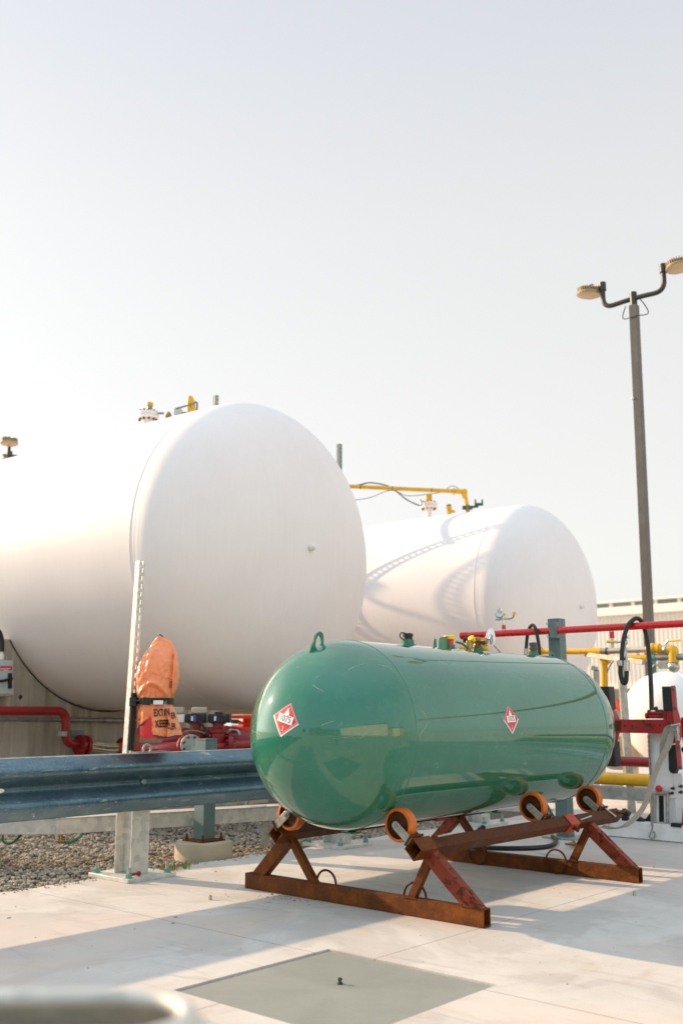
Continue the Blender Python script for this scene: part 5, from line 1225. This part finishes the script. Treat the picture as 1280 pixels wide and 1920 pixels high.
# ------------------------------------------------------------------ lamp posts
def lamp(bx, by, H, label, px_lean=0.0, adir=N):
    base = V((bx, by, 0)); top = V((bx + px_lean, by, H)); t = thing('lamp_post', label, 'street lamp', base, 'double-headed lamp posts')
    MB().hollow(base, top, .088, .088, .006, up=U).build('pole', M['steel_dark'], t, bevel=.006)
    MB().box(base + Z * .01, U * .15, N * .15, Z * .01).build('base_plate', M['galv'], t)
    b = MB(); b.cyl(top, top + Z * .16, .04, 14)
    b.tube([top + Z * .09 - adir * .05, top + Z * .09 + adir * .05], .02, 10)
    arm = bend([top + Z * .33 - adir * .37, top + Z * .07 - adir * .37, top + Z * .09, top + Z * .07 + adir * .37, top + Z * .33 + adir * .37], .16, 10); b.tube(arm, .028, 14)
    b.build('arm', M['arm'], t)
    MB().tube(smooth([top + Z * .02 - adir * .1, top - Z * .12 - adir * .14, top - Z * .16 + adir * .05 - U * .07, top - Z * .14 + adir * .16, top - Z * .03 + adir * .13, top + Z * .08 + adir * .06]), .006, 6).build('loose_wire', M['arm'], t)
    for k in (-1, 1):
        e = top + Z * .33 + adir * .37 * k; out = adir * k
        h = MB(); h.lathe(e - Z * .04, Z, [(.042, 0), (.042, .10)], 12); h.tube([e + Z * .03, e + Z * .02 + out * .09], .016, 8); h.tube([e + Z * .02 + out * .09, e + Z * .075 + out * .13, e + Z * .06 + out * .21], .014, 8); h.tube([e + Z * .02 + out * .09, e - Z * .05 + out * .13], .012, 8); hh = h.build('head_bracket', M['arm'], t)
        c = e + out * .18 - Z * .045; up = (Z + out * -.10 - N * .12 * 0).normalized()
        MB().lathe(c, up, [(.138, 0), (.143, .012), (.138, .030), (.10, .045), (.09, .082), (.06, .095), (.0, .095)], 40).build('lamp_head', M['lampbody'], t)
        MB().lathe(c, -up, [(.132, 0), (.12, .008), (.0, .012)], 40).build('lens', M['lens'], t)
        f = MB(); x, y = perp(up)
        for i in range(28):
            a = 2 * math.pi * i / 28; ee = x * math.cos(a) + y * math.sin(a); f.box(c + ee * .112 + up * .05, ee * .022, up.cross(ee) * .004, up * .035)
        f.build('cooling_fins', M['lampbody'], t)
    return t
YL = 10.6; bl_ = onY(1218, 1300, YL); tp_ = onY(1187.5, 573, YL)
lamp(bl_.x, YL, tp_.z, 'tall dark lamp post with two round heads at the right', tp_.x - bl_.x)
# the left one, its head just clears the left tank
q = onY(0, 846, 16.2); lamp(-5.62, 16.2, q.z - .3, 'lamp post whose head shows above the left white tank', 0.0, V((.30, -.95, 0)).normalized())
t = thing('pole_fitting', 'small white fitting strapped to the right lamp pole', 'fitting', onY(1184, 747, YL)); b = MB(); b.sphere(onY(1185, 747, YL), .02, 8, 6); b.build('fitting_body', M['white_fitting'], t)

# ------------------------------------------------------------------ buildings
def ribwall(b, a, d, L, z0, z1, n, pitch, depth):
    x = 0; vs = []
    while x < L:
        for dx, dp in ((0, 0), (pitch * .55, 0), (pitch * .62, depth), (pitch * .93, depth)): vs.append(a + d * (x + dx) + n * dp)
        x += pitch
    m = len(vs); b.add([V((p.x, p.y, z0)) for p in vs] + [V((p.x, p.y, z1)) for p in vs], [(i, i + 1, m + i + 1, m + i) for i in range(m - 1)])
BY = 55; bs = onY(1120, 1151, BY); Bd = N
zr = bs.z - .05; zb = onY(1200, 1283, BY - 4).z
bd = thing('warehouse', 'long cream warehouse with ribbed siding and roof-edge windows at right', 'building', V((bs.x, bs.y, 0)))
a0 = V((bs.x, bs.y, 0)) - Bd * 22
b = MB(); ribwall(b, a0, Bd, 60, zb, zr, -U, .24, .05); b.build('siding', M['siding'], bd, ang=20)
b = MB(); b.box(a0 + Bd * 30 + U * 12 + Z * (zr / 2), Bd * 30, U * 11.9, Z * zr / 2); b.build('wall', M['siding'], bd)
b = MB(); b.box(a0 + Bd * 30 - U * .15 + Z * (zr + .1), Bd * 30.2, U * .25, Z * .22); b.box(a0 + Bd * 30 - U * .1 + Z * (zb - .08), Bd * 30.2, U * .2, Z * .1); b.build('trim', M['siding_trim'], bd)
b = MB(); b.box(a0 + Bd * 30 + U * .35 + Z * (zr + .42), Bd * 29.5, U * .05, Z * .19); rw = b.build('clerestory_glass', M['glass'], bd)
b = MB(); b.box(a0 + Bd * 30 + U * .3 + Z * (zr + .66), Bd * 29.7, U * .3, Z * .05)
for i in range(46): b.box(a0 + Bd * (.6 + i * 1.3) + U * .25 + Z * (zr + .42), Bd * .10, U * .06, Z * .18)
b.build('window_mullions', M['siding_trim'], bd)
b = MB(); b.box(a0 + Bd * 30 + U * .3 + Z * (zb / 2 - .1), Bd * 30, U * .12, Z * (zb / 2 - .1)); b.build('lower_wall', M['soffit'], bd)
b = MB(); b.box(a0 + Bd * 30 - U * .8 + Z * (zb - .75), Bd * 30, U * .9, Z * .55); b.build('canopy', M['soffit'], bd)
sg = onY(1157, 1318, 50); sgt = thing('red_sign', 'blurred red lettering sign on the canopy of the cream warehouse', 'sign', sg)
pos = V((bs.x, bs.y, 0)) - U * 1.75
def onplane(x, y, p0, n): d = ray(x, y); return CC + d * ((p0 - CC).dot(n) / d.dot(n))
tv, tf = textmesh('nc', 1.5, .06, 1.1); c = onplane(1157, 1318, pos, U); sgt.location = c
MB().add([c + Bd * x * .75 + Z * y * .75 for x, y in tv], tf).build('sign_letters', M['orange_far'], sgt)
b = MB(); b.box(onplane(1150, 1327, pos, U) + U * .02, Bd * .9, U * .02, Z * .05); b.build('sign_bar', M['orange_far'], sgt)
# orange things under the left tank
t = thing('orange_machine', 'orange-red machinery glimpsed under the left white tank', 'machine', onY(460, 1350, 14))
b = MB(); b.box(onY(452, 1344, 14), V((.16, 0, 0)), V((0, .3, 0)), Z * .025); b.box(onY(475, 1352, 14.3), V((.12, 0, 0)), V((0, .3, 0)), Z * .09); b.prism([onY(x, y, 13.9) for x, y in ((447, 1350), (463, 1358), (447, 1359))], V((0, .1, 0))); b.box(onY(452, 1390, 14.2), V((.5, 0, 0)), V((0, .4, 0)), Z * .20); b.build('painted_steel', M['orange_far'], t, bevel=.005)
MB().box(onY(441, 1353, 14), V((.05, 0, 0)), V((0, .04, 0)), Z * .03).build('teal_part', simple('teal_plastic', '2c9c9c', .4), t)
b = MB(); b.box(onY(450, 1367, 14.5), V((.12, 0, 0)), V((0, .05, 0)), Z * .06); b.build('white_part', M['white_fitting'], t)
t = thing('yellow_floor_pipe', 'yellow pipe crossing far behind under the left white tank', 'pipe', onY(450, 1384, 12)); MB().tube([onY(425, 1382.5, 12), onY(600, 1383, 12)], .025, 10).build('pipe', M['yellow'], t)
t = thing('beam_under_tank', 'pale steel beam under the left white tank', 'beam', onY(450, 1334, 12)); MB().beam(onY(330, 1335, 12.4), onY(600, 1333, 12.4), .1, .07).build('beam_bar', simple('ochre_beam_paint', '9c8458', .6), t)

# ------------------------------------------------------------------ what the tank mirrors: the yard behind the camera
def shed(name, label, c, ax, L, D, H, mat, roof=True, doors=True):
    t = thing(name, label, 'building', V((c.x, c.y, 0))); ay = V((-ax.y, ax.x, 0))
    MB().box(V((c.x, c.y, H / 2)), ax * L / 2, ay * D / 2, Z * H / 2).build('wall', mat, t)
    MB().box(V((c.x, c.y, H + .12)), ax * (L / 2 + .3), ay * (D / 2 + .3), Z * .12).build('roof', M['soffit'], t)
    b = MB(); n = int(L / 6)
    for i in range(n):
        for k in (-1, 1): b.box(V((c.x, c.y, 1.5)) + ax * (-L / 2 + 3 + i * 6) + ay * k * (D / 2 + .02), ax * 1.6, ay * .05, Z * 1.5)
    b.build('door', M['siding_trim'], t); return t
shed('warehouse', 'cream warehouse across the yard behind the camera', V((14, -26, 0)), U, 34, 12, 5.5, M['siding'])
shed('warehouse', 'low pale shed across the yard behind the camera on the left', V((-16, -34, 0)), N, 26, 10, 4.2, M['grey_box'])
shed('yellow_container', 'yellow container standing behind the camera on the right', V((19, -3, 0)), U, 7, 2.6, 2.7, M['yellow'])
t = thing('power_line', 'overhead power line on two poles across the yard', 'power line', V((9, -14, 0)))
for p in (V((-14, -22, 0)), V((26, -2, 0))): MB().cyl(p, p + Z * 8, .12, 10).build('pole', M['rust_dark'], t)
b = MB(); A, B_ = V((-14, -22, 7.6)), V((26, -2, 7.6)); b.tube([A * (1 - f) + B_ * f - Z * 1.2 * math.sin(math.pi * f) for f in [i / 20 for i in range(21)]], .03, 6); b.build('wire', M['ink'], t)
def tree(x, y, H, label):
    t = thing('tree', label, 'tree', V((x, y, 0)), 'trees along the yard behind the camera'); MB().tube([V((x, y, 0)), V((x + .1, y, H * .5)), V((x, y + .1, H * .85))], [.18, .12, .05], 8).build('trunk', M['rust_dark'], t)
    vs, fs = [], []
    for i in range(900):
        a, e, r = random.uniform(0, 6.28), random.uniform(-1, 1), random.random() ** .4; R_ = H * .3 * (1 + .25 * math.sin(3 * a + x)); q = V((x + R_ * r * math.cos(a) * math.sqrt(1 - e * e), y + R_ * r * math.sin(a) * math.sqrt(1 - e * e), H * .66 + H * .34 * r * e))
        d = V((random.uniform(-1, 1), random.uniform(-1, 1), random.uniform(-1, 1))).normalized(); u_, v_ = perp(d); s_2 = random.uniform(.1, .25); b0 = len(vs); vs += [q + u_ * s_2, q + v_ * s_2, q - u_ * s_2, q - v_ * s_2]; fs.append((b0, b0 + 1, b0 + 2, b0 + 3))
    MB().add(vs, fs).build('crown', M['leaf'], t)
M['leaf'] = simple('leaf', '3c5424', .7, var=.3, vs=2)
for i, (x, y, H) in enumerate(((-34, -40, 7), (-27, -44, 8.5), (-38, -30, 6.5), (2, -46, 8), (36, -40, 9))): tree(x, y, H, 'bushy tree ' + ('far left behind the yard shed', 'tallest of the trees by the shed', 'lone tree at the left fence line', 'tree between the two sheds', 'big tree beyond the cream warehouse')[i])
